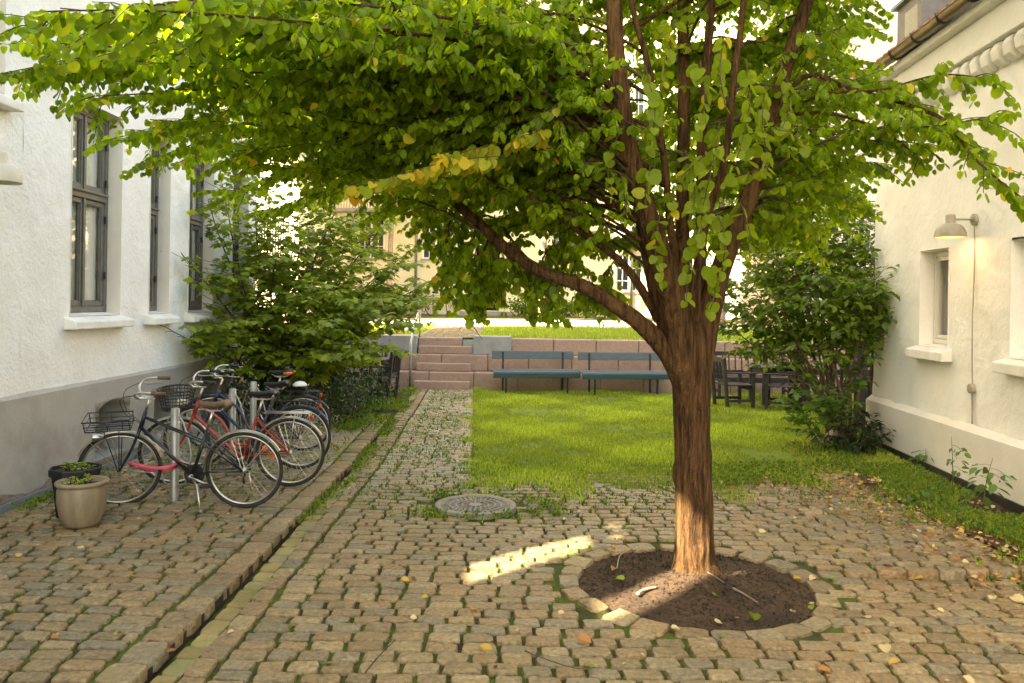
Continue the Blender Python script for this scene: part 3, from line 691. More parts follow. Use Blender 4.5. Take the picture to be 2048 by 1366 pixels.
# ------------------------------------------------------------------ stepped seating wall and stairs
TOPZ = 1.08
TW = empty('stone_terrace_wall', (1.5, 17.4, 0), 0, 'pink granite retaining wall in three stepped courses behind the benches', 'retaining wall')
TIER = [(17.4, 0.0, 0.36), (17.76, 0.36, 0.72), (18.12, 0.72, 1.08)]
STX0, STX1 = gnd(828, 776).x, gnd(943, 776).x
for ti, (y, z0, z1) in enumerate(TIER):
    x = -4.25 if ti < 2 else STX0
    x = -2.75 + 0.25 * ti if ti < 2 else STX0 - 0.0
    xe = 8.2; k = 0
    while x < xe:
        L = random.uniform(0.85, 1.05) if ti != 2 else random.uniform(0.95, 1.0)
        x1 = min(x + L, xe)
        if ti == 2 and x > STX1 - 0.3 and x < STX1 + 0.85:
            x = STX1 + 0.87; continue
        if ti == 2 and x1 > STX1 and x < STX1: x1 = STX1
        MB().span((x + 0.004, y + random.uniform(-.004, .004), z0 + (0.002 if ti else -0.2)), (x1 - 0.004, y + 0.6, z1)).build('granite_block', MT['pinkstone'], TW, bevel=0.022)
        x = x1
MB().span((STX1 + 0.01, 17.95, 0.722), (STX1 + 0.86, 18.6, TOPZ + 0.05)).build('concrete_block', MT['concrete'], TW, bevel=0.012)
MB().span((-5.9, 17.9, 0.0), (STX0 - 0.01, 18.6, TOPZ + 0.04)).build('concrete_block', MT['concrete'], TW, bevel=0.012)
ST = empty('stone_steps', ((STX0 + STX1) / 2, 17.3, 0), 0, 'short flight of pink granite steps with steel handrail at the end of the cobbled path', 'steps')
for ti, (y, z0, z1) in enumerate(TIER):
    MB().span((STX0 + 0.02, y - 0.19, z0 + (0.002 if ti else -0.2)), (STX1 - 0.02, y - 0.006, z0 + 0.18)).build('step', MT['pinkstone'], ST, bevel=0.02)
HR = empty('handrail', (STX0 - 0.06, 17.2, 0), 0, 'bent galvanised handrail standing beside the stone steps', 'handrail')
hx = STX0 - 0.05
mb = MB(); mb.tube([(hx, 17.18, -0.05), (hx, 17.18, 0.95), (hx, 17.24, 1.02), (hx + 0.05, 18.25, 1.75), (hx + 0.05, 18.4, 1.9), (hx + .05, 18.4, 1.95)], 0.027, 10); mb.build('rail', MT['steel'], HR, True)
mb = MB(); mb.tube([(hx + 0.05, 18.35, 1.0), (hx + 0.05, 18.35, 1.9)], 0.024, 10); mb.build('rail_post', MT['steel'], HR, True)
# upper garden
def upper(x, y): return 0.017 * (y - 18.0) + 0.02 * np.sin(x * 1.1) * np.sin(y * .8)
sheet('upper_lawn', -5.95, 40, 18.55, 24.3, TOPZ - 0.02, MT['turf'], 60, 30, upper)
sheet('gravel_walk', -40, 40, 24.2, 30.2, TOPZ - 0.012, MT['gravel'], 40, 30, upper)
sheet('far_bed', -40, 40, 30.1, 34.0, TOPZ - 0.004, MT['earth'], 40, 20, upper)
UP = sheet('upper_path', STX0 - 0.1, STX1 + 0.1, 18.5, 24.4, TOPZ - 0.004, mat('pale_path_joint', (0.2, 0.2, 0.1), (0.3, 0.27, 0.2), 8), 8, 20, upper)
up = court_rows(lambda y: STX0 - 0.05, lambda y: STX1 + 0.05, 18.55, 24.3, lambda x, y: False, wave=0.0)
S_ = np.array(up); VV, FF, TT, off = [], [], [], 0
for r_ in S_:
    V, Fc = TEMPL[random.randrange(len(TEMPL))]
    VV.append(np.stack([r_[0] + V[:, 0] * r_[2], r_[1] + V[:, 1] * r_[3], V[:, 2] + TOPZ + 0.012 + upper(r_[0], r_[1])], 1)); FF.append(Fc + off); off += len(V)
    TT.append(np.tile(np.array(random.choice(STONE_TINTS)) * 1.1, (len(V), 1)))
o = bulk('sett', np.concatenate(VV), np.concatenate(FF), MT['sett'], UP, np.concatenate(TT), True); o["kind"] = 'stuff'
# ================================================================== FOLIAGE TOOLS
def unit(a): return a / np.maximum(np.linalg.norm(a, axis=-1, keepdims=True), 1e-9)
LEAF_ROUND = (np.array([(0, .42, -.05), (0, .04, 0), (.22, -.03, .03), (.46, .18, .06), (.47, .5, .05), (.31, .82, .0), (0, .99, -.09), (-.31, .82, .0), (-.47, .5, .05), (-.46, .18, .06), (-.22, -.03, .03)]),
              np.array([(0, k, k + 1) for k in range(1, 10)] + [(0, 10, 1)]))
_mp = []
for a, r_ in ((-118, .55), (-95, .30), (-62, .80), (-40, .48), (-22, .70), (0, 1.0), (22, .70), (40, .48), (62, .80), (95, .30), (118, .55), (160, .2), (200, .2)):
    _mp.append((r_ * math.sin(R(a)) * .95, .22 + r_ * math.cos(R(a)) * .8, -.10 * r_))
LEAF_MAPLE = (np.array([(0, .22, .0)] + _mp), np.array([(0, k, k + 1) for k in range(1, 13)] + [(0, 13, 1)]))
LEAF_OVAL = (np.array([(0, 0, 0), (.27, .3, .05), (.24, .65, .03), (0, 1, -.08), (-.24, .65, .03), (-.27, .3, .05), (0, .45, -.03)]), np.array([(6, 0, 1), (6, 1, 2), (6, 2, 3), (6, 3, 4), (6, 4, 5), (6, 5, 0)]))
LEAF_LANCE = (np.array([(0, 0, 0), (.13, .4, .02), (0, 1, -.12), (-.13, .4, .02)]), np.array([(0, 1, 2), (0, 2, 3)]))
class Leaves:
    def __init__(s): s.p, s.t, s.n, s.s, s.c = [], [], [], [], []
    def add(s, p, t, n, sc_, c):
        s.p.append(p); s.t.append(t); s.n.append(n); s.s.append(sc_); s.c.append(c)
    def arrays(s):
        return [np.concatenate(q) for q in (s.p, s.t, s.n, s.s, s.c)]
def grow(L, templ, m, parent, n_obj=300, keep=None, mass='foliage', one='leaf', mind=0.0):
    P, T, N, S, C = L.arrays()
    if keep is not None:
        k = keep(P, S); P, T, N, S, C = P[k], T[k], N[k], S[k], C[k]
    T = unit(T); Xa = unit(np.cross(T, N)); Na = np.cross(Xa, T)
    V, Fc = templ
    px, py = project(P); vis = (px > 5) & (px < 2043) & (py > 5) & (py < 1360) & (P[:, 1] > mind)
    facing = np.abs(np.sum(Na * unit(P - np.array([0, 0, CAMZ])), 1))
    score = np.where(vis, S / np.maximum(P[:, 1], .5) * (0.25 + facing), -1)
    order = np.argsort(-score); pick = order[:n_obj]; pick = pick[score[pick] > 0]
    mask = np.ones(len(P), bool); mask[pick] = False
    # the big ones, sharing a few meshes
    bins = 10
    if len(pick):
        lum = C[pick] @ np.array([1.0, 0.6, 0.0]); q = np.quantile(lum, np.linspace(0, 1, bins + 1))
        mes = []
        for b in range(bins):
            sel = (lum >= q[b]) & (lum <= q[b + 1]); c = C[pick][sel].mean(0) if sel.any() else C[pick].mean(0)
            me = bpy.data.meshes.new(one); W = V.copy(); W[:, 2] *= random.uniform(.5, 1.8); W[:, 0] *= random.uniform(.92, 1.08)
            me.from_pydata(W.tolist(), [], Fc.tolist()); set_tint(me, np.tile(c, (len(V), 1))); me.materials.append(m)
            me.polygons.foreach_set('use_smooth', [True] * len(me.polygons)); mes.append(me)
        for i, l_ in zip(pick, lum):
            b = min(bins - 1, max(0, int(np.searchsorted(q, l_) - 1)))
            M = Matrix.Identity(4)
            for r_ in range(3):
                M[r_][0] = Xa[i, r_] * S[i]; M[r_][1] = T[i, r_] * S[i]; M[r_][2] = Na[i, r_] * S[i]; M[r_][3] = P[i, r_]
            link(bpy.data.objects.new(one, mes[b]), parent, M)
    P, T, Xa, Na, S, C = P[mask], T[mask], Xa[mask], Na[mask], S[mask], C[mask]
    k = len(V); curl = rng.uniform(.1, 3.2, len(P))[:, None, None]; asp = rng.uniform(.78, 1.12, len(P))[:, None, None]
    VV = P[:, None, :] + S[:, None, None] * (asp * V[None, :, 0:1] * Xa[:, None, :] + V[None, :, 1:2] * T[:, None, :] + curl * V[None, :, 2:3] * Na[:, None, :])
    FF = Fc[None] + (np.arange(len(P)) * k)[:, None, None]
    o = bulk(mass, VV.reshape(-1, 3), FF.reshape(-1, 3), m, parent, np.repeat(C, k, 0), True)
    o["kind"] = 'stuff'
    return o
def catmull(pts, n):
    P = [Vector(p) for p in pts]; P = [P[0] * 2 - P[1]] + P + [P[-1] * 2 - P[-2]]; out = []
    m = len(P) - 3
    for j in range(n + 1):
        t = j / n * m; i = min(int(t), m - 1); t -= i
        a, b, c, d = P[i:i + 4]
        out.append(0.5 * ((2 * b) + (c - a) * t + (2 * a - 5 * b + 4 * c - d) * t * t + (3 * b - a - 3 * c + d) * t ** 3))
    return out
def bark_tube(pts, radii, n, name, m, parent, amp=0.07, fr_=11.0, vs_=1.8, features=(), cap=True):
    mb = MB(); mb.tube(pts, radii, n, cap); k = len(pts)
    for i in range(k):
        c = Vector(pts[i])
        for j in range(n):
            p = Vector(mb.v[i * n + j]); d = p - c
            q = (p.x * fr_, p.y * fr_, p.z * vs_)
            rd = 1 - abs(noise.noise(q)) * 2.0; r2 = noise.noise((p.x * 30, p.y * 30, p.z * 6))
            s = 1 + amp * (rd - 0.75) + amp * 0.35 * r2
            for (ct, rad, am) in features:
                e = (p - ct).length / rad; s += am * math.exp(-e * e)
            mb.v[i * n + j] = tuple(c + d * s)
    return mb.build(name, m, parent, True)
SUN_DIR = np.array([SUN_H.x, SUN_H.y, -TAN_E]); SUN_DIR = SUN_DIR / np.linalg.norm(SUN_DIR)
BEAMS = []      # sunbeams that reach the trunk and the cobbles: no foliage grows in them
for (x, y, z) in ((0.62, 4.85, 0.0), (0.8, 5.0, 0), (0.95, 5.16, .05), (1.15, 5.36, .1), (1.22, 5.40, .25), (1.24, 5.42, .42), (-.3, 5.61, 0), (-.1, 5.77, 0), (.1, 5.92, 0), (.3, 6.07, 0), (.5, 6.22, 0), (.69, 6.37, 0)):
    BEAMS.append(np.array([x, y, z]))
def off_beam(P, S, r=0.165):
    k = np.ones(len(P), bool)
    for b in BEAMS:
        d = P - b; a = d @ SUN_DIR; perp = np.linalg.norm(d - a[:, None] * SUN_DIR, axis=1)
        k &= ~((perp < r + S * .4) & (a < 0.02))
    return k
def in_beam(pts, r=0.14):
    P = np.array([tuple(q) for q in pts]); return not off_beam(P, np.zeros(len(P)), r).all()

# ================================================================== THE KATSURA TREE
TREE = empty('katsura_tree', gnd(1390, 1150), 0, 'broad katsura tree with rugged brown trunk and round green leaves in the soil ring', 'tree')
TB = gnd(1390, 1150); TY = TB.y
def trunk_pts():
    prof = [(1393, 1180, .30), (1392, 1162, .25), (1391, 1146, .205), (1390, 1120, .162), (1389, 1060, .150), (1388, 980, .143), (1386, 900, .141), (1384, 820, .144), (1382, 740, .152), (1381, 690, .150), (1382, 640, .115), (1384, 590, .06)]
    return [at(x, y, TY) for x, y, r_ in prof], [r_ for x, y, r_ in prof]
tp, tr_ = trunk_pts(); tr_ = [q * .90 for q in tr_]
tp2 = catmull(tp, 170); tr2 = np.interp(np.linspace(0, 1, 171), np.linspace(0, 1, len(tr_)), tr_)
bark_tube(tp2, list(tr2), 110, 'trunk', MT['bark'], TREE, 0.065, 19, 2.6,
          [(at(1341, 955, TY), .055, .28), (at(1344, 935, TY), .03, .2), (at(1392, 1090, TY) + Vector((0, -.16, 0)), .06, .12), (at(1410, 1115, TY) + Vector((0, -.17, 0)), .022, -.28), (at(1388, 1072, TY) + Vector((0, -.16, 0)), .03, -.16)])
STEMS = {
 'A': [(1380, 860, 5.62, 40), (1370, 740, 5.57, 70), (1351, 615, 5.5, 64), (1318, 505, 5.42, 54), (1285, 400, 5.38, 48), (1258, 300, 5.36, 44), (1240, 180, 5.36, 40), (1230, 60, 5.38, 37), (1226, -120, 5.42, 32), (1215, -420, 5.5, 22), (1190, -760, 5.5, 10)],
 'B': [(1378, 850, 5.62, 36), (1358, 745, 5.58, 50), (1305, 670, 5.56, 42), (1230, 610, 5.56, 34), (1160, 570, 5.6, 31), (1085, 545, 5.66, 29), (1015, 500, 5.75, 26), (950, 440, 5.8, 23), (885, 385, 5.85, 19), (800, 320, 5.9, 14), (700, 270, 5.9, 10), (560, 240, 5.8, 6)],
 'C': [(1376, 820, 5.68, 34), (1350, 710, 5.72, 42), (1318, 610, 5.75, 34), (1298, 520, 5.75, 30), (1282, 440, 5.7, 27), (1272, 370, 5.6, 24), (1262, 280, 5.55, 16)],
 'C2': [(1318, 640, 5.72, 24), (1290, 590, 5.7, 20), (1252, 535, 5.66, 18), (1200, 490, 5.6, 16), (1140, 450, 5.5, 14), (1080, 405, 5.4, 12), (1000, 365, 5.3, 9), (880, 320, 5.1, 6)],
 'D': [(1385, 620, 5.8, 30), (1362, 540, 5.75, 22), (1342, 461, 5.7, 17), (1327, 307, 5.65, 15), (1296, 133, 5.6, 14), (1265, 15, 5.6, 13), (1220, -200, 5.6, 10), (1150, -480, 5.6, 6)],
 'E': [(1384, 760, 5.72, 40), (1382, 640, 5.84, 46), (1366, 540, 5.92, 32), (1366, 359, 6.0, 29), (1368, 154, 6.05, 27), (1365, 15, 6.1, 25), (1360, -260, 6.1, 20), (1350, -640, 6.1, 10)],
 'F': [(1388, 740, 5.68, 34), (1396, 620, 5.75, 36), (1402, 500, 5.75, 24), (1403, 307, 5.75, 22), (1410, 179, 5.75, 20), (1420, 40, 5.75, 19), (1440, -220, 5.75, 15), (1470, -560, 5.75, 7)],
 'G': [(1390, 640, 5.55, 30), (1392, 570, 5.5, 24), (1410, 446, 5.45, 19), (1448, 328, 5.4, 17), (1466, 179, 5.4, 15), (1486, 15, 5.4, 14), (1510, -220, 5.4, 10), (1540, -480, 5.4, 5)],
 'H': [(1388, 850, 5.64, 40), (1398, 735, 5.66, 62), (1420, 615, 5.66, 54), (1445, 530, 5.66, 45), (1480, 440, 5.66, 41), (1522, 330, 5.66, 37), (1550, 210, 5.68, 34), (1582, 100, 5.7, 32), (1612, 10, 5.72, 29), (1660, -180, 5.8, 22), (1720, -430, 5.9, 12)],
}
SP = {}
for k, v in STEMS.items():
    pts = [at(x, y, Y) for x, y, Y, w in v]; rad = [w / 2 * Y / F * .90 for x, y, Y, w in v]
    n = max(24, int(sum((pts[i + 1] - pts[i]).length for i in range(len(pts) - 1)) / 0.03))
    c = catmull(pts, n); rr = list(np.interp(np.linspace(0, 1, n + 1), np.linspace(0, 1, len(rad)), rad))
    for i in range(1, n + 1):       # natural wobble
        q = c[i]; c[i] = q + Vector((noise.noise((q.z * 3, k.__hash__() % 17, 1)), noise.noise((q.z * 3, 5, k.__hash__() % 13)), 0)) * 0.0
    SP[k] = (c, rr)
    bark_tube(c, rr, 44 if max(rad) > .05 else 20, 'branch', MT['bark'], TREE, 0.06, 24, 3)

LV = Leaves(); TWIG = MB(); KL = Leaves()
GREENS = np.array([(0.165, 0.255, 0.007), (0.225, 0.33, 0.009), (0.275, 0.38, 0.011), (0.19, 0.285, 0.010), (0.325, 0.41, 0.014)])
YELLOW = np.array([(0.66, 0.52, 0.05), (0.64, 0.56, 0.07), (0.66, 0.46, 0.04)])
YBLOBS = [(at(820, 345, 4.6), .15), (at(940, 310, 4.7), .12), (at(600, 235, 4.5), .10), (at(1075, 262, 4.9), .13), (at(1465, 70, 5.0), .14), (at(1330, 260, 5.0), .10)]
def leaf_tints(p):
    n = len(p); a = GREENS[rng.integers(0, len(GREENS), n)]; b = GREENS[rng.integers(0, len(GREENS), n)]; f = rng.random((n, 1))
    c = (a * f + b * (1 - f)) * rng.uniform(.62, 1.28, (n, 1))
    for (q, r_) in YBLOBS:
        d = np.linalg.norm(p - np.array(q), axis=1); y = (rng.random(n) < 0.85 * np.exp(-(d / r_) ** 2)) & (d < r_ * 1.6)
        if y.any(): c[y] = YELLOW[rng.integers(0, 3, y.sum())] * rng.uniform(.85, 1.1, (y.sum(), 1))
    y = rng.random(n) < 0.010
    if y.any(): c[y] = YELLOW[rng.integers(0, 3, y.sum())]
    return c
def spray(path, s0=.042, size=(.050, .082), droop=.75, L=LV, tints=leaf_tints, jit=.28):
    """leaves in opposite pairs along a twig"""
    P = np.array([tuple(q) for q in path]); seg = np.linalg.norm(np.diff(P, axis=0), axis=1); cum = np.concatenate([[0], np.cumsum(seg)])
    n = max(2, int(cum[-1] / s0)); t = np.linspace(.10, 1, n) * cum[-1]
    Q = np.stack([np.interp(t, cum, P[:, k]) for k in range(3)], 1)
    D = unit(np.gradient(Q, axis=0)); up = np.array([0, 0, 1.0])
    sd = unit(np.cross(D, up) + 1e-6)
    for sg in (-1, 1):
        k = rng.random(n) < .93; q = Q[k]; d = D[k]; s = sd[k] * sg; m = len(q)
        if m == 0: continue
        tip = .62 * s + .30 * d + np.array([0, 0, -1.0]) * rng.uniform(droop - .35, droop + .35, (m, 1)) + rng.normal(0, jit, (m, 3))
        nrm = up * .9 + s * .5 + rng.normal(0, jit * 1.3, (m, 3))
        sz = rng.uniform(size[0], size[1], m) * np.linspace(1.08, .72, n)[k]
        base = q + unit(tip) * .012
        L.add(base, tip, nrm, sz, tints(base))
def limb(path, r0, r1, twig_gap=.080, tl=(.28, .66), t0=.12, size=(.042, .076), droop=.8, build=True, sag=.28, leafgap=.039, name='branch'):
    n = len(path)
    if build: bark_tube(path, list(np.linspace(r0, r1, n)), 7, name, MT['bark'] if r0 > .012 else MT['twig'], TREE, .06, 20, 3)
    P = np.array([tuple(q) for q in path]); seg = np.linalg.norm(np.diff(P, axis=0), axis=1); cum = np.concatenate([[0], np.cumsum(seg)]); L = cum[-1]
    d = t0 * L; sg = 1
    while d < L:
        q = Vector([np.interp(d, cum, P[:, k]) for k in range(3)]); i = min(int(np.searchsorted(cum, d)), n - 1)
        T = Vector(P[i] - P[max(i - 1, 0)]).normalized(); sd = T.cross(Vector((0, 0, 1))).normalized() * sg
        f = d / L; ln = random.uniform(*tl) * (1.0 - .45 * f) * min(1, .45 + f * 2.2)
        dr = (T * random.uniform(.35, .9) + sd * random.uniform(.6, 1.0) + Vector((0, 0, random.uniform(-.55, .38)))).normalized()
        pts = []; p = q.copy(); v = dr.copy(); st = ln / 5
        for _ in range(6):
            pts.append(p.copy()); p = p + v * st; v = (v + Vector((random.gauss(0, .08), random.gauss(0, .08), -sag * random.uniform(.5, 1.1) * .35 + random.gauss(0, .05)))).normalized()
        if not in_beam(pts):
            TWIG.tube(pts, [.0045, .004, .0035, .003, .0024, .0018], 4, False)
            spray(pts, leafgap, size, droop)
        sg = -sg; d += twig_gap * random.uniform(.6, 1.5)
    spray([Vector(q) for q in P[int(n * .55):]], leafgap, size, droop)
def stem_at(k, z):
    c, rr = SP[k]; i = min(range(len(c)), key=lambda j: abs(c[j].z - z)); return c[i].copy(), rr[i]
def reach(E, stem=None, zs=None, arch=None, r=.0115, **kw):
    kw.setdefault('t0', .20)
    """a limb that leaves a stem, arches out and droops to E"""
    E = Vector(E)
    if stem is None:
        if E.x < .4: stem = random.choice('AAACDB' if E.z < 3.2 else 'AADC')
        elif E.x > 1.9: stem = random.choice('HHGF')
        else: stem = random.choice('DEFGHA')
    if zs is None: zs = E.z + random.uniform(-.55, .15)
    zs = max(2.05, min(zs, 5.4)); Q, rs = stem_at(stem, zs)
    d = (E - Q).length; ar = arch if arch is not None else random.uniform(.10, .22) * d * .6
    n = max(10, int(d / .12)); path = []
    ph = random.uniform(0, 6); wob = .05 * min(d, 2)
    for j in range(n + 1):
        t = j / n; p = Q.lerp(E, t); p.z += ar * 4 * t * (1 - t) * (1.15 - .5 * t)
        sd = Vector((-(E - Q).y, (E - Q).x, 0)).normalized(); p += sd * wob * math.sin(ph + t * 4.5) * math.sin(math.pi * min(t * 1.2, 1))
        p.z += .03 * math.sin(ph * 2 + t * 9) * min(1, t * 3)
        path.append(p)
    limb(path, min(r * (.6 + .22 * d), rs * .8), .003, **kw)
LEFT = [(15, 140, 4.7), (70, 95, 4.2), (60, 40, 3.1), (180, 30, 3.3), (150, 190, 4.5), (235, 275, 5.7), (290, 325, 6.2), (330, 190, 4.9), (400, 260, 5.6), (455, 70, 4.2), (430, 330, 6.4),
 (520, 330, 5.8), (330, 70, 3.9), (560, 130, 4.4), (600, 60, 4.0), (620, 385, 6.6), (660, 290, 5.2), (560, 230, 4.8), (700, 180, 4.5), (710, 375, 5.4), (740, 430, 7.0), (800, 350, 5.0), (830, 250, 4.8), (780, 110, 4.4), (880, 60, 4.4),
 (850, 430, 7.2), (930, 330, 5.0), (960, 220, 4.9), (1000, 120, 4.7), (1050, 40, 4.5), (950, 480, 6.9), (1040, 430, 7.0), (1080, 300, 4.9), (1120, 190, 4.7), (1130, 500, 7.4), (1000, 20, 5.4), (1140, 400, 6.6), (690, 30, 4.6), (480, 20, 4.6), (250, 120, 4.2),
 (760, 240, 6.0), (900, 160, 6.2), (640, 160, 6.0), (500, 250, 6.5), (820, 20, 6.2), (1060, 230, 6.6), (1180, 330, 7.2), (1180, 100, 6.6), (420, 150, 5.8)]
RIGHT = [(1720, 40, 5.0), (1985, 235, 4.4), (1860, 300, 5.0), (1770, 330, 5.6), (1690, 250, 5.4), (1700, 400, 6.8), (1650, 330, 7.0),
 (1600, 400, 5.9), (1680, 300, 6.0), (1740, 220, 6.4), (1620, 500, 8.2), (1730, 420, 8.2), (1560, 220, 7.6), (1720, 60, 6.6), (1600, 440, 7.4), (1560, 330, 7.0), (1720, 340, 7.6), (1540, 470, 7.8), (1500, 250, 7.2), (1820, 180, 5.8), (1640, 240, 6.6), (1700, 160, 6.6), (1590, 120, 6.4), (1670, 440, 8.0)]
MID = [(1330, 200, 6.9), (1420, 250, 7.1), (1290, 350, 7.2), (1450, 380, 7.4), (1250, 180, 6.8), (1500, 120, 6.6), (1390, 130, 7.0), (1220, 430, 7.6), (1480, 480, 7.8), (1340, 420, 7.4)]
LEFT2 = [(100, 120, 4.5), (200, 70, 4.2), (290, 140, 4.6), (120, 15, 3.8), (250, 25, 4.0), (400, 45, 4.4), (30, 60, 4.5), (300, 230, 5.2), (180, 130, 4.9), (360, 110, 4.8), (70, 150, 4.8), (500, 60, 4.3), (560, 180, 5.0), (300, 260, 6.6), (360, 330, 7.0), (440, 400, 7.2), (520, 420, 7.4), (580, 330, 7.0), (700, 330, 6.8), (780, 400, 7.6), (920, 420, 7.6), (480, 190, 7.0), (880, 240, 7.6), (1000, 300, 7.8), (1080, 380, 7.8), (700, 90, 7.2), (560, 30, 6.6), (1100, 140, 7.6), (760, 40, 5.4), (900, 20, 5.6), (1100, 60, 5.8), (560, 90, 5.6), (380, 40, 5.2), (820, 190, 5.4), (640, 330, 5.6), (540, 270, 5.3), (460, 300, 5.6), (900, 380, 6.2), (1010, 250, 5.8), (740, 300, 5.6), (660, 100, 5.0)]
for (x, y, Y) in LEFT + LEFT2: reach(at(x, y, Y))
for (x, y, Y) in RIGHT: reach(at(x, y, Y))
MID += [(1200, 40, 7.4), (1260, 90, 8.0), (1320, 30, 7.6), (1380, 80, 8.2), (1440, 30, 7.8), (1500, 60, 7.6), (1560, 100, 8.0), (1620, 30, 7.4), (1680, 110, 7.6), (1460, 170, 8.0), (1350, 280, 8.2), (1530, 180, 8.2), (1270, 260, 8.0), (1400, 330, 8.4), (1600, 200, 8.0), (1230, 330, 8.2), (1480, 300, 8.4), (1310, 150, 8.4), (1150, 20, 6.4), (1640, 20, 6.2), (1560, -20, 6.6), (1440, -40, 6.6), (1300, -30, 6.6)]
for (x, y, Y) in MID: reach(at(x, y, Y), tl=(.2, .45))
# the long drooping branch in front of the house wall
def pix(pts): return [at(x, y, Y) for x, y, Y in pts]
limb(catmull(pix([(1556, 200, 5.68), (1620, 150, 5.5), (1700, 178, 5.3), (1800, 205, 5.0), (1890, 240, 4.7), (1935, 300, 4.55), (1985, 350, 4.4), (2050, 400, 4.3)]), 26), .020, .004, .07, (.22, .5), .15)
limb(catmull(pix([(1545, 235, 5.68), (1640, 225, 5.4), (1740, 250, 5.2), (1820, 300, 5.0), (1850, 340, 4.9)]), 18), .014, .003, .08, (.2, .4), .2)
limb(catmull(pix([(1540, 240, 5.7), (1640, 190, 5.3), (1760, 180, 5.0), (1880, 150, 4.7), (2000, 160, 4.5)]), 20), .014, .003, .08, (.2, .4), .2)
# named left limbs seen against the leaves
limb(catmull(pix([(1240, 190, 5.4), (1175, 147, 5.3), (1028, 143, 5.2), (943, 130, 5.1), (844, 115, 4.95), (724, 95, 4.8), (560, 60, 4.6)]), 24), .024, .005, .08, (.3, .6), .2)
limb(catmull(pix([(1262, 330, 5.4), (1210, 273, 5.3), (1131, 225, 5.2), (1045, 178, 5.1), (960, 147, 5.0), (820, 140, 4.8), (650, 150, 4.6)]), 24), .020, .004, .08, (.3, .6), .2)
# the yellowed spray
def yellow_tints(q):
    c = YELLOW[rng.integers(0, 3, len(q))] * rng.uniform(.9, 1.12, (len(q), 1)); g = rng.random(len(q)) < .48; c[g] = np.array([(.30, .34, .02)]) * rng.uniform(.7, 1.15, (g.sum(), 1)); h = rng.random(len(q)) < .2; c[h] = (.44, .42, .03); return c
for pts, tl in (([(1010, 312, 4.75), (930, 318, 4.65), (860, 332, 4.58), (780, 355, 4.5), (715, 378, 4.45)], .16), ([(1090, 258, 4.8), (1075, 262, 4.75), (1050, 275, 4.7)], .1), ([(1000, 285, 4.8), (940, 300, 4.7), (900, 305, 4.65)], .12)):
    p = catmull(pix(pts), 10); TWIG.tube(p, [.003] * 11, 4, False); spray(p, .035, (.062, .085), .9, tints=yellow_tints)
    for q in p[1::2]:
        t = [q, q + Vector((random.uniform(-tl, 0), random.uniform(-.1, .1), -.02)), q + Vector((random.uniform(-tl * 1.6, 0), random.uniform(-.15, .15), -.06))]
        TWIG.tube(t, .002, 4, False); spray(t, .035, (.06, .082), .9, tints=yellow_tints)
# hanging curtains under the low branch
for (x, y, Y, x2, y2) in ((960, 470, 6.0, 945, 655), (1000, 500, 6.0, 1005, 600), (1060, 535, 6.1, 1070, 640), (1110, 480, 6.2, 1095, 600), (905, 450, 5.9, 890, 590), (1150, 520, 6.2, 1165, 600), (1210, 545, 6.3, 1225, 625), (980, 500, 5.7, 1030, 570), (930, 430, 6.2, 925, 560), (1040, 470, 6.4, 1035, 560), (1120, 560, 5.7, 1110, 640), (880, 400, 6.2, 850, 480), (975, 480, 6.3, 960, 640), (950, 470, 5.8, 915, 600), (1010, 520, 6.2, 1000, 580), (990, 430, 6.4, 985, 560), (900, 440, 6.3, 905, 540), (1085, 520, 5.8, 1095, 620), (1180, 540, 5.8, 1190, 610), (1020, 480, 5.9, 1050, 560), (1130, 440, 6.4, 1125, 540), (1230, 520, 6.5, 1215, 600), (1160, 470, 6.6, 1150, 570)):
    limb(catmull([at(x, y, Y), at(x * .6 + x2 * .4 - 6, y * .7 + y2 * .3, Y), at(x2, y2, Y + random.uniform(-.15, .15))], 8), .006, .002, .05, (.12, .28), .02, (.05, .08), 1.0, leafgap=.036)
# bright young shoots in front of the fork
for pts in ([(1492, 120, 5.0), (1500, 200, 4.9), (1490, 260, 4.85), (1470, 330, 4.8)], [(1530, 170, 4.95), (1525, 250, 4.85), (1535, 320, 4.85), (1528, 345, 4.8)], [(1440, 240, 5.1), (1425, 330, 5.0), (1405, 420, 5.0), (1400, 500, 5.0)],
            [(1400, 440, 5.1), (1380, 520, 5.1), (1372, 600, 5.1)], [(1490, 300, 5.0), (1560, 260, 4.9), (1610, 290, 4.9)], [(1445, 360, 5.1), (1500, 345, 4.95), (1540, 330, 4.9)], [(1420, 300, 5.15), (1350, 370, 5.1), (1345, 420, 5.1)], [(1430, 420, 5.2), (1450, 470, 5.1), (1445, 540, 5.1)], [(1300, 330, 5.15), (1290, 410, 5.1)], [(1350, 40, 5.1), (1330, 130, 5.0), (1325, 180, 5.0)], [(1290, 130, 5.0), (1310, 220, 4.95), (1300, 290, 4.95)], [(1370, 300, 5.2), (1390, 380, 5.1), (1380, 440, 5.1)], [(1450, 60, 5.1), (1440, 140, 5.0), (1450, 210, 5.0)], [(1560, 120, 5.2), (1580, 200, 5.1), (1560, 270, 5.05)], [(1480, 400, 5.2), (1500, 470, 5.1), (1490, 520, 5.1)], [(1320, 430, 5.2), (1310, 500, 5.15), (1325, 560, 5.15)], [(1240, 260, 5.1), (1215, 330, 5.05), (1225, 390, 5.05)], [(1420, 520, 5.15), (1430, 580, 5.1), (1420, 620, 5.1)], [(1400, 120, 5.1), (1410, 200, 5.05), (1395, 260, 5.05)]):
    p = catmull(pix(pts), 8); TWIG.tube(p, [.004] * 9, 4, False)
    spray(p, .055, (.062, .105), .7, jit=.45, tints=lambda q: np.array([(0.24, 0.31, 0.016)]) * rng.uniform(.8, 1.25, (len(q), 1)) * np.where(rng.random((len(q), 1)) < .05, np.array([[2.3, 1.5, 2]]), 1))
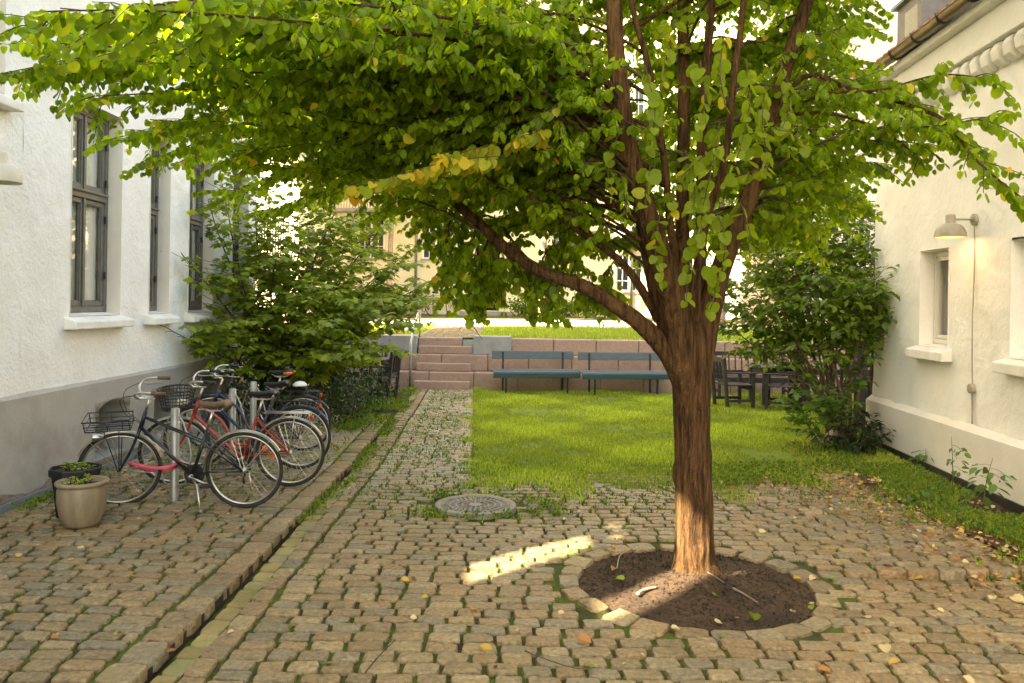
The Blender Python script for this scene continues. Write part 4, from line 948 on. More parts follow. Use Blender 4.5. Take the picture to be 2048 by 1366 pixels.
# the crown above the picture
for k in range(22):
    a = random.uniform(0, 2 * math.pi); rr_ = random.uniform(1.2, 3.4); z = random.uniform(4.2, 6.6)
    reach((TB.x + rr_ * math.cos(a), TB.y + rr_ * math.sin(a), z), stem=random.choice('AEFGHD'), zs=min(z - .5, 5.4), leafgap=.07, twig_gap=.13, size=(.07, .10), build=k < 20)
def keep_tree(P, S):
    k = off_beam(P, S); k &= P[:, 1] > 2.3; k &= P[:, 2] > 1.75; k &= P[:, 0] > WALL_X + .08
    s = (5.07 - P[:, 0] + .0706 * (P[:, 1] - 11.2)); k &= s > .12
    return k
grow(LV, LEAF_ROUND, MT['leaf'], TREE, 300, keep_tree)
tw = TWIG.build('twigs', MT['twig'], TREE); tag(tw, kind='stuff')
print('katsura leaves', sum(len(q) for q in LV.p))
# ================================================================== SHRUBS, HERBS, GRASS
def tint_fn(a, b, spread=.25):
    a, b = np.array(a), np.array(b)
    def f(p):
        t = rng.random((len(p), 1)); return (a * t + b * (1 - t)) * rng.uniform(1 - spread, 1 + spread, (len(p), 1))
    return f
def flat_spray(path, L, gap, size, tints, tilt=.25, lift=0.0, spread=1.0):
    """leaves held flat in layers, as on a maple shoot"""
    P = np.array([tuple(q) for q in path]); seg = np.linalg.norm(np.diff(P, axis=0), axis=1); cum = np.concatenate([[0], np.cumsum(seg)])
    n = max(2, int(cum[-1] / gap)); t = np.linspace(.2, 1, n) * cum[-1]
    Q = np.stack([np.interp(t, cum, P[:, k]) for k in range(3)], 1); D = unit(np.gradient(Q, axis=0)); sd = unit(np.cross(D, np.array([0, 0, 1.0])) + 1e-6)
    for sg in (-1, 1):
        s = sd * sg
        tip = s * spread + D * .6 + np.array([0, 0, -.35]) + rng.normal(0, .3, (n, 3)); tip[:, 2] -= rng.uniform(0, .4, n)
        nrm = np.array([0, 0, 1.0]) + rng.normal(0, tilt, (n, 3)) + np.array([0, 0, lift])
        base = Q + unit(tip) * rng.uniform(.02, .09, (n, 1))
        L.add(base, tip, nrm, rng.uniform(size[0], size[1], n), tints(base))
def shrub(name, label, base, ends, templ, m, leaf_size, tints, stem_r=.018, twig_n=9, twig_len=(.3, .7), gap=.09, flat=True, rise=.25, n_obj=300, keep=None, stem_mat=None, cat='shrub', t0=.35, droopy=.6, wig=.05):
    root = empty(name, base, 0, label, cat); L = Leaves(); tw = MB()
    for E in ends:
        E = Vector(E); b = Vector(base) + Vector((random.gauss(0, .08), random.gauss(0, .10), 0)); d = (E - b).length
        n = max(8, int(d / .14)); path = []
        ph = random.uniform(0, 6)
        for j in range(n + 1):
            t = j / n; p = b.lerp(E, t); p.z += rise * d * math.sin(math.pi * t) * (1 - t * .4) * .5
            p += Vector((math.sin(ph + 5 * t), math.cos(ph * 1.3 + 4 * t), 0)) * wig * min(1, t * 2); path.append(p)
        bark_tube(path, list(np.linspace(stem_r * random.uniform(.7, 1.15), .004, n + 1)), 7, 'stem', stem_mat or MT['twig'], root, .08, 20, 4)
        for k in range(twig_n):
            f = t0 + (1 - t0) * (k + random.random()) / twig_n; i = min(int(f * n), n - 1); q = path[i].lerp(path[i + 1], f * n - i)
            T = (path[i + 1] - path[i]).normalized(); a = random.uniform(0, 2 * math.pi)
            hd = Vector((math.cos(a), math.sin(a), random.uniform(-.05, .35)))
            v = (T * .35 + hd).normalized(); ln = random.uniform(*twig_len) * (1 - .35 * f); pts = []; p = q.copy()
            for _ in range(6):
                pts.append(p.copy()); p = p + v * ln / 5; v = (v + Vector((random.gauss(0, .1), random.gauss(0, .1), -.05 + random.gauss(0, .06)))).normalized()
            tw.tube(pts, [.005, .0045, .004, .0035, .003, .002], 4, False)
            if flat: flat_spray(pts, L, gap, leaf_size, tints)
            else: spray(pts, gap, leaf_size, droopy, L, tints)
        if flat: flat_spray(path[int(n * .7):], L, gap, leaf_size, tints)
        else: spray(path[int(n * .6):], gap, leaf_size, droopy, L, tints)
    grow(L, templ, m, root, n_obj, keep)
    tag(tw.build('twigs', stem_mat or MT['twig'], root), kind='stuff')
    return root
# --- young maple thicket beside the white building
mb_ = Vector((-3.75, 12.6, 0.0))
ends = [at(x, y, Y) for x, y, Y in ((352, 480, 10.2), (420, 400, 10.8), (350, 660, 10.0), (430, 340, 11.4), (500, 420, 11.2), (480, 540, 10.8), (540, 350, 12.4), (560, 470, 11.4), (600, 380, 12.6), (620, 560, 11.0),
  (660, 430, 12.4), (650, 640, 10.8), (700, 360, 13.2), (720, 500, 12.2), (740, 590, 11.4), (770, 440, 13.2), (790, 520, 12.8), (830, 490, 13.2), (850, 590, 12.0), (800, 640, 11.4), (760, 690, 11.2), (700, 690, 10.9), (420, 640, 10.3), (580, 640, 11.2), (520, 620, 11.8), (640, 500, 13.4), (860, 560, 12.6), (560, 560, 12.0), (690, 580, 12.0), (470, 460, 12.4), (610, 450, 13.2), (740, 420, 14.0), (520, 500, 12.8), (780, 600, 12.6))]
shrub('maple_thicket', 'tall bushy young maple with dark stems filling the corner behind the parked bicycles', mb_, ends, LEAF_MAPLE, MT['leaf_maple'], (.075, .135), tint_fn((.12, .175, .012), (.30, .345, .03)), .026, 19, (.35, 1.0), .055, True, .22, 300,
      keep=lambda P, S: (P[:, 0] > WALL_X + .12) & (P[:, 2] > .5))
# --- ivy and scrub at its foot
IV = empty('ivy_scrub', (-3.0, 12.2, 0), 0, 'dark tangled ivy undergrowth at the foot of the young maple', 'undergrowth'); L = Leaves()
for (x, y, z, rx, ry, rz, n) in ((-3.5, 12.0, .45, .55, .7, .55, 900), (-2.9, 12.4, .55, .55, .8, .6, 1100), (-2.6, 12.6, .3, .4, .9, .4, 700), (-3.7, 11.3, .6, .35, .5, .5, 500), (-2.5, 13.8, .35, .4, .9, .4, 700), (-3.1, 14.6, .5, .8, 1.2, .6, 900), (-3.9, 12.6, 1.0, .3, .8, .6, 500), (-2.75, 11.9, .8, .3, .4, .35, 300)):
    p = rng.normal(0, .5, (n, 3)) * np.array([rx, ry, rz]) + np.array([x, y, z]); p = p[p[:, 2] > .03]; n = len(p)
    L.add(p, rng.normal(0, .6, (n, 3)) + np.array([0, -.2, -.8]), rng.normal(0, .5, (n, 3)) + np.array([.2, -.5, .8]), rng.uniform(.035, .075, n), tint_fn((.018, .040, .006), (.050, .085, .012))(p))
grow(L, LEAF_OVAL, MT['leaf_dark'], IV, 200, keep=lambda P, S: P[:, 0] > WALL_X + .1)
vm = MB()
for k in range(60):
    p = Vector((random.uniform(-4.0, -2.5), random.uniform(11.6, 13.4), .02)); v = Vector((random.gauss(0, .25), random.gauss(0, .25), 1)).normalized(); pts = []
    for _ in range(9): pts.append(p.copy()); p = p + v * random.uniform(.09, .16); v = (v + Vector((random.gauss(0, .25), random.gauss(0, .25), random.gauss(-.05, .15)))).normalized()
    vm.tube(pts, list(np.linspace(.008, .003, 9)), 4, False)
tag(vm.build('vines', MT['twig'], IV), kind='stuff')
# --- shrub at the corner of the house
rb = gnd(1678, 888)
ends = [at(x, y, Y) for x, y, Y in ((1450, 560, 11.8), (1480, 480, 12.0), (1520, 640, 11.4), (1500, 560, 11.2), (1550, 500, 11.8), (1600, 460, 12.0), (1600, 560, 11.2), (1560, 600, 11.0), (1650, 500, 11.6), (1700, 460, 11.8), (1680, 560, 11.0), (1740, 560, 10.9), (1720, 620, 10.9), (1640, 620, 10.9), (1745, 490, 11.5), (1450, 640, 11.6), (1580, 420, 12.3), (1660, 410, 12.3), (1540, 550, 12.0), (1765, 560, 10.6), (1620, 400, 12.6), (1700, 390, 12.4), (1560, 440, 12.6), (1500, 430, 12.8), (1740, 430, 12.0))]
shrub('corner_shrub', 'arching many stemmed leafy shrub at the corner of the cream house', rb, ends, LEAF_OVAL, MT['leaf_maple'], (.085, .15), tint_fn((.085, .145, .014), (.20, .265, .028)), .028, 21, (.25, .8), .06, True, .18, 300, stem_mat=mat('grey_brown_stem', (0.10, 0.07, 0.04), (0.16, 0.12, 0.075), 8, 0.85, 0.5, 30), t0=.52, keep=lambda P, S: (P[:, 2] > .1) & (((5.07 - P[:, 0] + .0706 * (P[:, 1] - 11.2)) > .05) | (P[:, 1] > 11.25)))
ends = [at(x, y, Y) for x, y, Y in ((1560, 790, 10.6), (1610, 760, 10.4), (1700, 750, 10.5), (1640, 800, 10.3), (1590, 830, 10.4), (1720, 710, 10.8), (1680, 790, 10.2), (1620, 720, 10.8))]
shrub('low_bramble', 'low bright leafed bramble growing through the foot of the corner shrub', rb + Vector((-.12, -.15, 0)), ends, LEAF_MAPLE, MT['leaf_maple'], (.07, .12), tint_fn((.06, .13, .012), (.11, .19, .022)), .009, 7, (.15, .35), .06, True, .2, 120, t0=.3)
# --- dark laurel standing behind the corner
ends = [at(x, y, Y) for x, y, Y in ((1690, 440, 13.2), (1730, 420, 13.2), (1760, 480, 13.0), (1700, 520, 13.0), (1745, 560, 12.8), (1720, 610, 12.9), (1690, 600, 13.2), (1760, 620, 12.9), (1660, 560, 13.4), (1770, 410, 13.4), (1640, 480, 13.6), (1700, 650, 13.0))]
lb = Vector((6.05, 13.4, 0))
shrub('dark_laurel', 'dark glossy laurel standing between the seats and the house wall', lb, ends, LEAF_OVAL, MT['leaf_dark'], (.10, .16), tint_fn((.012, .035, .012), (.035, .075, .028)), .035, 12, (.25, .55), .06, False, .1, 200, t0=.5, droopy=.9)
# --- mahonia at its foot
ends = [at(x, y, Y) for x, y, Y in ((1780, 860, 10.4), (1740, 840, 10.5), (1700, 850, 10.3), (1770, 830, 10.7), (1730, 880, 10.2), (1690, 890, 10.2), (1650, 870, 10.3), (1715, 820, 10.6))]
shrub('low_mahonia', 'low dark spiky leafed bush against the plinth of the cream house', gnd(1725, 905), ends, LEAF_LANCE, MT['leaf_dark'], (.09, .14), tint_fn((.012, .028, .008), (.035, .06, .014)), .010, 7, (.12, .3), .035, True, .3, 100, t0=.2)
# --- wild plants along the house wall
def wild(px, py, h, lean, nl, ls, label, name='wall_herb'):
    b = gnd(px, py, .02); root = empty(name, b, 0, label, 'plant'); L = Leaves()
    top = b + Vector((lean, -.05, h)); p = catmull([b, b.lerp(top, .55) + Vector((-lean * .15, 0, .03)), top], 10)
    mb = MB(); mb.tube(p, list(np.linspace(.006, .002, 11)), 5); mb.build('stem', mat('green_stem', (.10, .14, .03)), root, True)
    for k in range(nl):
        q = p[2 + int(8 * k / nl)]; a = random.uniform(0, 6.28); hd = Vector((math.cos(a), math.sin(a), .2)); ln = h * random.uniform(.18, .34); v = hd; pts = []; c = q.copy()
        for _ in range(5): pts.append(c.copy()); c = c + v * ln / 4; v = (v + Vector((0, 0, -.22))).normalized()
        mb = MB(); mb.tube(pts, .002, 4); mb.build('stalk', MT['twig'], root)
        flat_spray(pts, L, ls * .55, (ls * .8, ls * 1.2), tint_fn((.05, .12, .015), (.10, .18, .025)), .3)
    grow(L, LEAF_OVAL, MT['leaf_maple'], root, 60)
wild(1905, 990, .60, -.05, 4, .07, 'tall thin herb with one bare stem against the cream plinth')
wild(1965, 1015, .48, .06, 7, .11, 'arching herb with drooping leaflets under the cable on the cream house')
wild(2042, 1010, .38, -.04, 6, .08, 'leafy herb against the cream plinth at the picture edge')
wild(1850, 940, .26, -.02, 6, .09, 'low broad leafed herb by the black drip board of the cream house')
wild(1835, 1010, .18, .0, 6, .07, 'small pale green herb among moss in the soil strip')
# --- trees and bushes of the upper garden
def far_tree(name, label, base, h, crown, n, lsz, tints, lean=0.0, r=.11, m=None):
    root = empty(name, base, 0, label, 'tree', 'trees of the upper garden'); b = Vector(base)
    p = catmull([b, b + Vector((lean * .4, 0, h * .5)), b + Vector((lean, 0, h))], 24)
    bark_tube(p, list(np.linspace(r, r * .35, 25)), 12, 'trunk', MT['barkfar'], root, .07, 8, 2)
    L = Leaves()
    for (dx, dy, dz, rx, rz, k) in crown:
        c = b + Vector((dx, dy, dz)); mb = MB(); mb.tube(catmull([p[14], p[14].lerp(c, .5) + Vector((0, 0, .1)), c], 6), list(np.linspace(r * .4, .01, 7)), 6); mb.build('branch', MT['barkfar'], root, True)
        q = rng.normal(0, .42, (k, 3)) * np.array([rx, rx, rz]) + np.array(c)
        L.add(q, rng.normal(0, .6, (k, 3)) + np.array([0, 0, -.7]), rng.normal(0, .7, (k, 3)) + np.array([-.3, -.3, .6]), rng.uniform(lsz * .7, lsz * 1.3, k), tints(q))
    grow(L, LEAF_OVAL, MT['leaf'], root, 0, mass='crown')
ft = tint_fn((.07, .14, .012), (.16, .24, .02))
far_tree('garden_tree', 'slim pale trunked tree on the upper lawn seen under the low branch', at(1083, 644, 26.5), 8, [(-1.5, -.5, 5.6, 1.8, 1.2, 1500), (1.3, 0, 6.2, 2.0, 1.3, 1700), (0, .5, 7.6, 2.2, 1.5, 1700), (-.4, -1, 4.6, 1.2, .8, 700), (2.6, -1, 5.0, 1.4, .9, 900), (-2.9, 0, 6.8, 1.6, 1.2, 1000)], 1, .19, ft, .15, .13)
far_tree('garden_tree', 'taller leafy tree further along the upper garden behind the seats', Vector((7.2, 27.5, 1.2)), 9, [(-1.2, 0, 4.2, 2.0, 1.3, 1500), (1.5, 0, 5.0, 2.0, 1.3, 1500), (0, 0, 7.0, 2.6, 1.8, 2200), (-2.6, -.6, 5.9, 1.7, 1.2, 1200), (0, -1.2, 3.2, 1.8, .9, 1100)], 1, .19, ft, -.1, .15)
far_tree('garden_tree', 'sunlit tree above the gravel walk left of the doorway', Vector((-4.4, 28.5, 1.2)), 9, [(.8, 0, 6.4, 1.9, 1.1, 1300), (-1, 0, 7.4, 2.0, 1.3, 1300), (1.6, -.5, 8.6, 2.0, 1.2, 1200), (-2.2, 0, 6.0, 1.4, .9, 900), (.2, 0, 5.4, 1.3, .7, 600)], 1, .19, ft, .2, .12)
def bush(base, rx, rz, n, label, lsz=.12, tints=None, name='garden_bush'):
    root = empty(name, base, 0, label, 'bush', 'bushes under the yellow block'); L = Leaves(); b = np.array(base)
    u = unit(rng.normal(0, 1, (n, 3))); q = u * (rng.random((n, 1)) ** .4) * np.array([rx, rx * .7, rz]) * rng.uniform(.75, 1.1, (n, 1)) + b + np.array([0, 0, rz * .8]); q = q[q[:, 2] > b[2]]; n = len(q)
    L.add(q, rng.normal(0, .6, (n, 3)) + np.array([0, 0, -.4]), rng.normal(0, .6, (n, 3)) + np.array([0, -.4, .7]), rng.uniform(lsz * .6, lsz * 1.3, n), (tints or ft)(q))
    mb = MB()
    for k in range(5): mb.tube([Vector(base), Vector(base) + Vector((random.uniform(-.6, .6) * rx, random.uniform(-.3, .3), rz * 1.2))], [.02, .006], 5)
    tag(mb.build('stems', MT['twig'], root), kind='stuff'); grow(L, LEAF_OVAL, MT['leaf'], root, 0)
for (x, rx, rz, lab) in ((1050, .8, .55, 'rounded low bush beside the dark doorway of the yellow block'), (1120, .9, .42, 'low bush right behind the slim pale trunk'), (1175, .8, .45, 'low bush below the left window of the yellow block'), (1225, .7, .6, 'taller leafy bush by the downpipe of the yellow block'), (760, 1.6, .8, 'spreading bush behind the young maple near the far bicycles')):
    bush(at(x, 634, 32.6), rx, rz, int(900 * rx), lab)

# ------------------------------------------------------------------ grass
def blades(name, pts, h, w, tints, parent=None, lean=.45, m=None, double=False):
    n = len(pts); a = rng.uniform(0, 2 * math.pi, n); dirv = np.stack([np.cos(a), np.sin(a), np.zeros(n)], 1)
    la = rng.uniform(0, 2 * math.pi, n); lm = np.abs(rng.normal(0, lean, n)) * h
    tip = pts + np.stack([np.cos(la) * lm, np.sin(la) * lm, h], 1)
    mid = pts + np.stack([np.cos(la) * lm * .35, np.sin(la) * lm * .35, h * .6], 1)
    ww = (w * np.ones(n))[:, None] * dirv
    V = np.stack([pts - ww, pts + ww, mid + ww * .7, mid - ww * .7, tip], 1).reshape(-1, 3)
    i = np.arange(n) * 5
    Fc = np.concatenate([np.stack([i, i + 1, i + 2], 1), np.stack([i, i + 2, i + 3], 1), np.stack([i + 3, i + 2, i + 4], 1)])
    o = bulk(name, V, Fc, m or MT['grass'], parent, np.repeat(tints, 5, 0)); o["kind"] = 'stuff'; return o
gcol = lambda n, a=(.19, .25, .022), b=(.38, .43, .07): (lambda t: (np.array(a) * t + np.array(b) * (1 - t)) * rng.uniform(.8, 1.2, (n, 1)))(rng.random((n, 1)))
N = 190000
x = rng.uniform(-1.2, 7.5, N); y = 7.7 + (17.4 - 7.7) * rng.random(N) ** 1.25; ragged = .55 * np.abs(rng.normal(0, .5, N)) * (np.sin(4.1 * x + 3 * y) + np.sin(7.7 * x - 2 * y) + .6); k = in_lawn_np(x - .25 * np.minimum(ragged, .1), y + np.maximum(ragged, 0)) & ((x - 0.2) / np.maximum(y, 1) < .58)
patch = np.sin(2.1 * x + 1) * np.sin(1.7 * y) + .6 * np.sin(5.1 * x) * np.sin(4.3 * y + 2); worn = np.exp(-((y - 14.2) / .22) ** 2) * (x > 0) * (x < 3.2) * .8 + .5 * np.exp(-((x - 5) / 1.2) ** 2 - ((y - 15.3) / 1.0) ** 2)
k &= rng.random(N) > np.clip(worn + .55 * (patch < -.75) + .35 * (np.sin(1.3 * x + .4) * np.sin(.9 * y + 2) > .72), 0, .92)
x, y, patch = x[k], y[k], patch[k]; n = len(x)
g = blades('grass', np.stack([x, y, relief(x, y) - .004], 1), rng.uniform(.018, .052, n) * (1 + .35 * patch), .0035 + .00025 * y, gcol(n) * (1 + .34 * np.clip(patch, -1.3, 1))[:, None]); tag(g, 'short bright green grass of the lower lawn', 'grass')
N = 45000
x = rng.uniform(-5.5, 14, N); y = rng.uniform(18.55, 24.2, N); k = ~((x > STX0 - .1) & (x < STX1 + .1)); x, y = x[k], y[k]; n = len(x)
g = blades('grass', np.stack([x, y, TOPZ - .02 + upper(x, y)], 1), rng.uniform(.03, .09, n), .009, gcol(n)); tag(g, 'short green grass of the upper lawn', 'grass')
# grass and weeds in the joints
C_ = np.array(CORNERS); px, py = project(np.stack([C_[:, 0], C_[:, 1], 0 * C_[:, 0]], 1))
pr = .12 + .85 * sstep(6.6, 8.0, C_[:, 1]) * (C_[:, 0] > -1.6) + .25 * (C_[:, 0] < -1.9) * sstep(5.5, 8, C_[:, 1]) + .35 * np.exp(-((C_[:, 0] - HOLE.x) ** 2 + (C_[:, 1] - HOLE.y) ** 2) / .3) + .3 * sstep(2.6, 3.8, C_[:, 0]) * (C_[:, 1] > 5.6)
clump = np.sin(2.9 * C_[:, 0] + 1.3) * np.sin(2.3 * C_[:, 1]) + .7 * np.sin(6.1 * C_[:, 0]) * np.sin(5.2 * C_[:, 1] + 1)
pr = pr * np.clip(.75 + .6 * clump, .1, 1.6)
k = (rng.random(len(C_)) < pr) & (px > -20) & (px < 2070) & (py < 1390); T_ = C_[k]
d2 = (T_[:, 0] - PIT.x) ** 2 + (T_[:, 1] - PIT.y) ** 2; T_ = T_[d2 > (PIT_R + .1) ** 2]
d2 = (T_[:, 0] - HOLE.x) ** 2 + (T_[:, 1] - HOLE.y) ** 2; T_ = T_[d2 > (HOLE_R + .03) ** 2]
reps = rng.integers(5, 26, len(T_)); big = sstep(5.5, 8.5, T_[:, 1])
Q = np.repeat(T_, reps, 0); bg_ = np.repeat(big, reps); n = len(Q)
Q = Q + rng.normal(0, 1, (n, 2)) * (np.array([.012, .008])[None] + np.array([.055, .022])[None] * bg_[:, None])
zb = relief(Q[:, 0], Q[:, 1]) + np.where(Q[:, 0] < -1.95, SIDE_Z, 0) - .015
g = blades('joint_grass', np.stack([Q[:, 0], Q[:, 1], zb], 1), rng.uniform(.012, .03, n) + .035 * bg_ * rng.random(n), .003 + .003 * bg_, gcol(n, (.06, .12, .01), (.14, .22, .02)), lean=.9); tag(g, 'tufts of grass rooted in the joints of the cobbles', 'grass')
# moss cushions in the joints near the camera
C2 = C_[(px > -20) & (px < 2070) & (py < 1400) & (C_[:, 1] < 8)]
reps = rng.integers(0, 26, len(C2)); Q = np.repeat(C2, reps, 0); n = len(Q)
Q = Q + np.stack([rng.uniform(-.02, .20, n), rng.normal(0, .006, n)], 1); k = rng.random(n) < .75; Q = Q[k]; n = len(Q)
d2 = (Q[:, 0] - PIT.x) ** 2 + (Q[:, 1] - PIT.y) ** 2; Q = Q[d2 > (PIT_R + .2) ** 2]; n = len(Q)
zb = relief(Q[:, 0], Q[:, 1]) + np.where(Q[:, 0] < -1.95, SIDE_Z, 0) - .026
g = blades('joint_moss', np.stack([Q[:, 0], Q[:, 1], zb], 1), rng.uniform(.014, .028, n), .0045, gcol(n, (.06, .085, .008), (.13, .17, .016)), lean=1.0); tag(g, 'low green moss between the near cobbles', 'moss')
# weeds along the gutter, round the manhole, the house strip and the bed edge
W = []
def strew(n, xf, yf): 
    q = np.stack([xf(n), yf(n)], 1); W.append(q)
yy = lambda a, b: (lambda n: rng.uniform(a, b, n))
ya = 6.8 + 10.2 * rng.random(900) ** .8; W.append(np.stack([gutter_x(ya) + .04 + rng.normal(0, .06, 900), ya], 1))
a = rng.uniform(0, 6.28, 200); r_ = HOLE_R + .04 + np.abs(rng.normal(0, .15, 200)); W.append(np.stack([HOLE.x + r_ * np.cos(a) * 1.5, HOLE.y + r_ * np.sin(a) * .8], 1))
ya = rng.uniform(5.2, 10.8, 4200); W.append(np.stack([4.35 + .04 * (ya - 8) + rng.normal(0, .27, 4200), ya], 1))
ya = rng.uniform(8.4, 9.6, 900); W.append(np.stack([rng.uniform(2.2, 4.6, 900), ya], 1))
ya = rng.uniform(11.5, 16.5, 900); W.append(np.stack([-2.35 + rng.normal(0, .15, 900), ya], 1))
ya = rng.uniform(5.6, 8.2, 120); W.append(np.stack([WALL_X + .12 + np.abs(rng.normal(0, .08, 120)), ya], 1))
ya = rng.uniform(8.4, 12.6, 260); W.append(np.stack([rng.uniform(-4.1, -2.0, 260), ya], 1))
W = np.concatenate(W); cl = np.sin(3.3 * W[:, 0] + 2) * np.sin(2.7 * W[:, 1]) > -.45; W = W[cl]
d2 = (W[:, 0] - HOLE.x) ** 2 + (W[:, 1] - HOLE.y) ** 2; W = W[d2 > (HOLE_R + .02) ** 2]
reps = rng.integers(3, 8, len(W)); Q = np.repeat(W, reps, 0) + rng.normal(0, .02, (reps.sum(), 2)); n = len(Q)
inhouse = (5.07 - Q[:, 0] + .0706 * (Q[:, 1] - 11.2)) < .14; Q = Q[~inhouse]; n = len(Q)
zb = relief(Q[:, 0], Q[:, 1]) + np.where(Q[:, 0] < -1.95, SIDE_Z, np.where(Q[:, 0] < -1.68, -.05, 0.0))
LW = Leaves(); P3 = np.stack([Q[:, 0], Q[:, 1], zb + rng.uniform(.0, .05, n)], 1)
LW.add(P3, rng.normal(0, .7, (n, 3)) + np.array([0, 0, .35]), rng.normal(0, .5, (n, 3)) + np.array([0, -.2, .9]), rng.uniform(.018, .045, n), gcol(n, (.055, .115, .01), (.15, .22, .02)))
WD = empty('weeds', (0, 8, 0)); WD["kind"] = 'stuff'; tag(WD, 'small leafy weeds along the gutter, manhole and house wall', 'weeds')
grow(LW, LEAF_OVAL, MT['grass'], WD, 0, mass='weed_leaves')
k = rng.random(n) < .8; Qg = Q[k]; n2_ = len(Qg)
g = blades('weed_blades', np.stack([Qg[:, 0], Qg[:, 1], zb[k]], 1), rng.uniform(.02, .085, n2_), .0035, gcol(n2_), WD, lean=.7)
# ================================================================== THINGS
def arc(c, r, a0, a1, n, plane='XZ', y=0.0):
    return [Vector((c[0] + r * math.cos(a), y, c[1] + r * math.sin(a))) for a in np.linspace(a0, a1, n)]
MT['tyre'] = mat('tyre_rubber', (0.018, 0.017, 0.016), (0.045, 0.04, 0.034), 14, 0.8, 0.3, 80)
MT['blackpaint'] = mat('black_enamel', (0.010, 0.011, 0.014), None, rough=0.3, coat=0.3)
MT['redpaint'] = mat('red_enamel', (0.30, 0.014, 0.012), (0.36, 0.03, 0.015), 5, 0.3, coat=0.4)
MT['bluepaint2'] = mat('violet_blue_enamel', (0.016, 0.016, 0.055), (0.022, 0.022, 0.07), 6, 0.3, coat=0.3)
MT['brownleather'] = mat('worn_brown_leather', (0.16, 0.095, 0.052), (0.10, 0.06, 0.035), 14, 0.5, 0.2, 60)
MT['blackvinyl'] = mat('black_vinyl', (0.014, 0.014, 0.018), None, rough=0.4)
MT['orange'] = mat('orange_plastic', (0.75, 0.16, 0.02), None, rough=0.4)
MT['mudguard'] = mat('brushed_metal_guard', (0.50, 0.46, 0.38), (0.34, 0.30, 0.23), 9, 0.35, metal=0.8)
MT['pinkcloth'] = mat('pink_fabric', (0.66, 0.13, 0.17), (0.52, 0.085, 0.12), 12, 0.85, 0.5, 60)
MT['whiteplastic'] = mat('white_plastic', (0.75, 0.75, 0.72), None, rough=0.4)
def wheel(root, cx, r, guard=None, ga=(20, 170), M=None):
    mb = MB(); mb.tube(arc((cx, r), r - .017, 0, 2 * math.pi, 41)[:-1], .017, 8, closed=True); w = mb.build('wheel', MT['tyre'], root, True, local=True, M=M)
    mb = MB(); mb.tube(arc((cx, r), r - .040, 0, 2 * math.pi, 41)[:-1], .010, 6, closed=True); mb.build('rim', MT['chrome'], w, True, local=True)
    mb = MB()
    for k in range(32):
        a = 2 * math.pi * k / 32; off = (.55 if k % 2 else -.55); s = 1 if (k // 2) % 2 else -1
        mb.tube([(cx + .02 * math.cos(a + off), s * .028, r + .02 * math.sin(a + off)), (cx + (r - .042) * math.cos(a), 0, r + (r - .042) * math.sin(a))], .0014, 3, False)
    mb.build('spokes', MT['chrome'], w, local=True)
    mb = MB(); mb.tube([(cx, -.05, r), (cx, -.03, r), (cx, .03, r), (cx, .05, r)], [.012, .02, .02, .012], 10); mb.build('hub', MT['chrome'], w, True, local=True)
    if guard is not None:
        a0, a1 = R(ga[0]), R(ga[1]); A = np.linspace(a0, a1, 26); V = []
        for a in A:
            for yy_, dr in ((-.027, -.010), (-.016, .004), (0, .008), (.016, .004), (.027, -.010)):
                q = r + .012 + dr; V.append((cx + q * math.cos(a), yy_, r + q * math.sin(a)))
        mb = MB(); mb.add(V, [(i * 5 + j, i * 5 + j + 1, (i + 1) * 5 + j + 1, (i + 1) * 5 + j) for i in range(25) for j in range(4)])
        g = mb.build('mudguard', guard, root, True, local=True, M=M)
        mb = MB(); a = R(ga[0] + 25) if ga[0] > 20 else R(ga[1] - 20)
        for s in (-1, 1): mb.tube([(cx, s * .045, r), (cx + (r + .01) * math.cos(a), s * .026, r + (r + .01) * math.sin(a))], .0025, 4)
        mb.build('mudguard_stay', MT['chrome'], g, local=True)
    return w
def saddle(root, x, z, m, L=.27, W=.09, tip=None, tilt=0.0):
    prof = [(-.5, 1.0, 0.0), (-.42, 1.12, .03), (-.25, 1.0, .02), (0, .5, .0), (.25, .28, .0), (.45, .22, .0), (.52, .12, -.01)]
    V = []
    for (t, w, dz) in prof:
        for a in np.linspace(0, 2 * math.pi, 12, endpoint=False):
            V.append((x + t * L, math.cos(a) * W * w, z + dz + tilt * t * L + (math.sin(a) * .022 if math.sin(a) > 0 else math.sin(a) * .04)))
    mb = MB(); k = len(prof); mb.add(V, [(i * 12 + j, i * 12 + (j + 1) % 12, (i + 1) * 12 + (j + 1) % 12, (i + 1) * 12 + j) for i in range(k - 1) for j in range(12)] + [tuple(range(11, -1, -1)), tuple((k - 1) * 12 + j for j in range(12))])
    s = mb.build('saddle', m, root, True, local=True)
    mb = MB()
    for sg in (-1, 1): mb.tube([(x - .10, sg * .03, z - .02), (x - .06, sg * .02, z - .055), (x + .06, sg * .02, z - .055), (x + .12, sg * .012, z - .02)], .0035, 5)
    mb.build('saddle_rail', MT['chrome'], s, True, local=True)
    if tip:
        for sg in (-1, 1): MB().tube([(x - .145, sg * .06, z + .0), (x - .11, sg * .10, z + .0), (x - .05, sg * .085, z + .0)], [.015, .022, .012], 8).build('saddle_patch', tip, s, True, local=True)
    return s
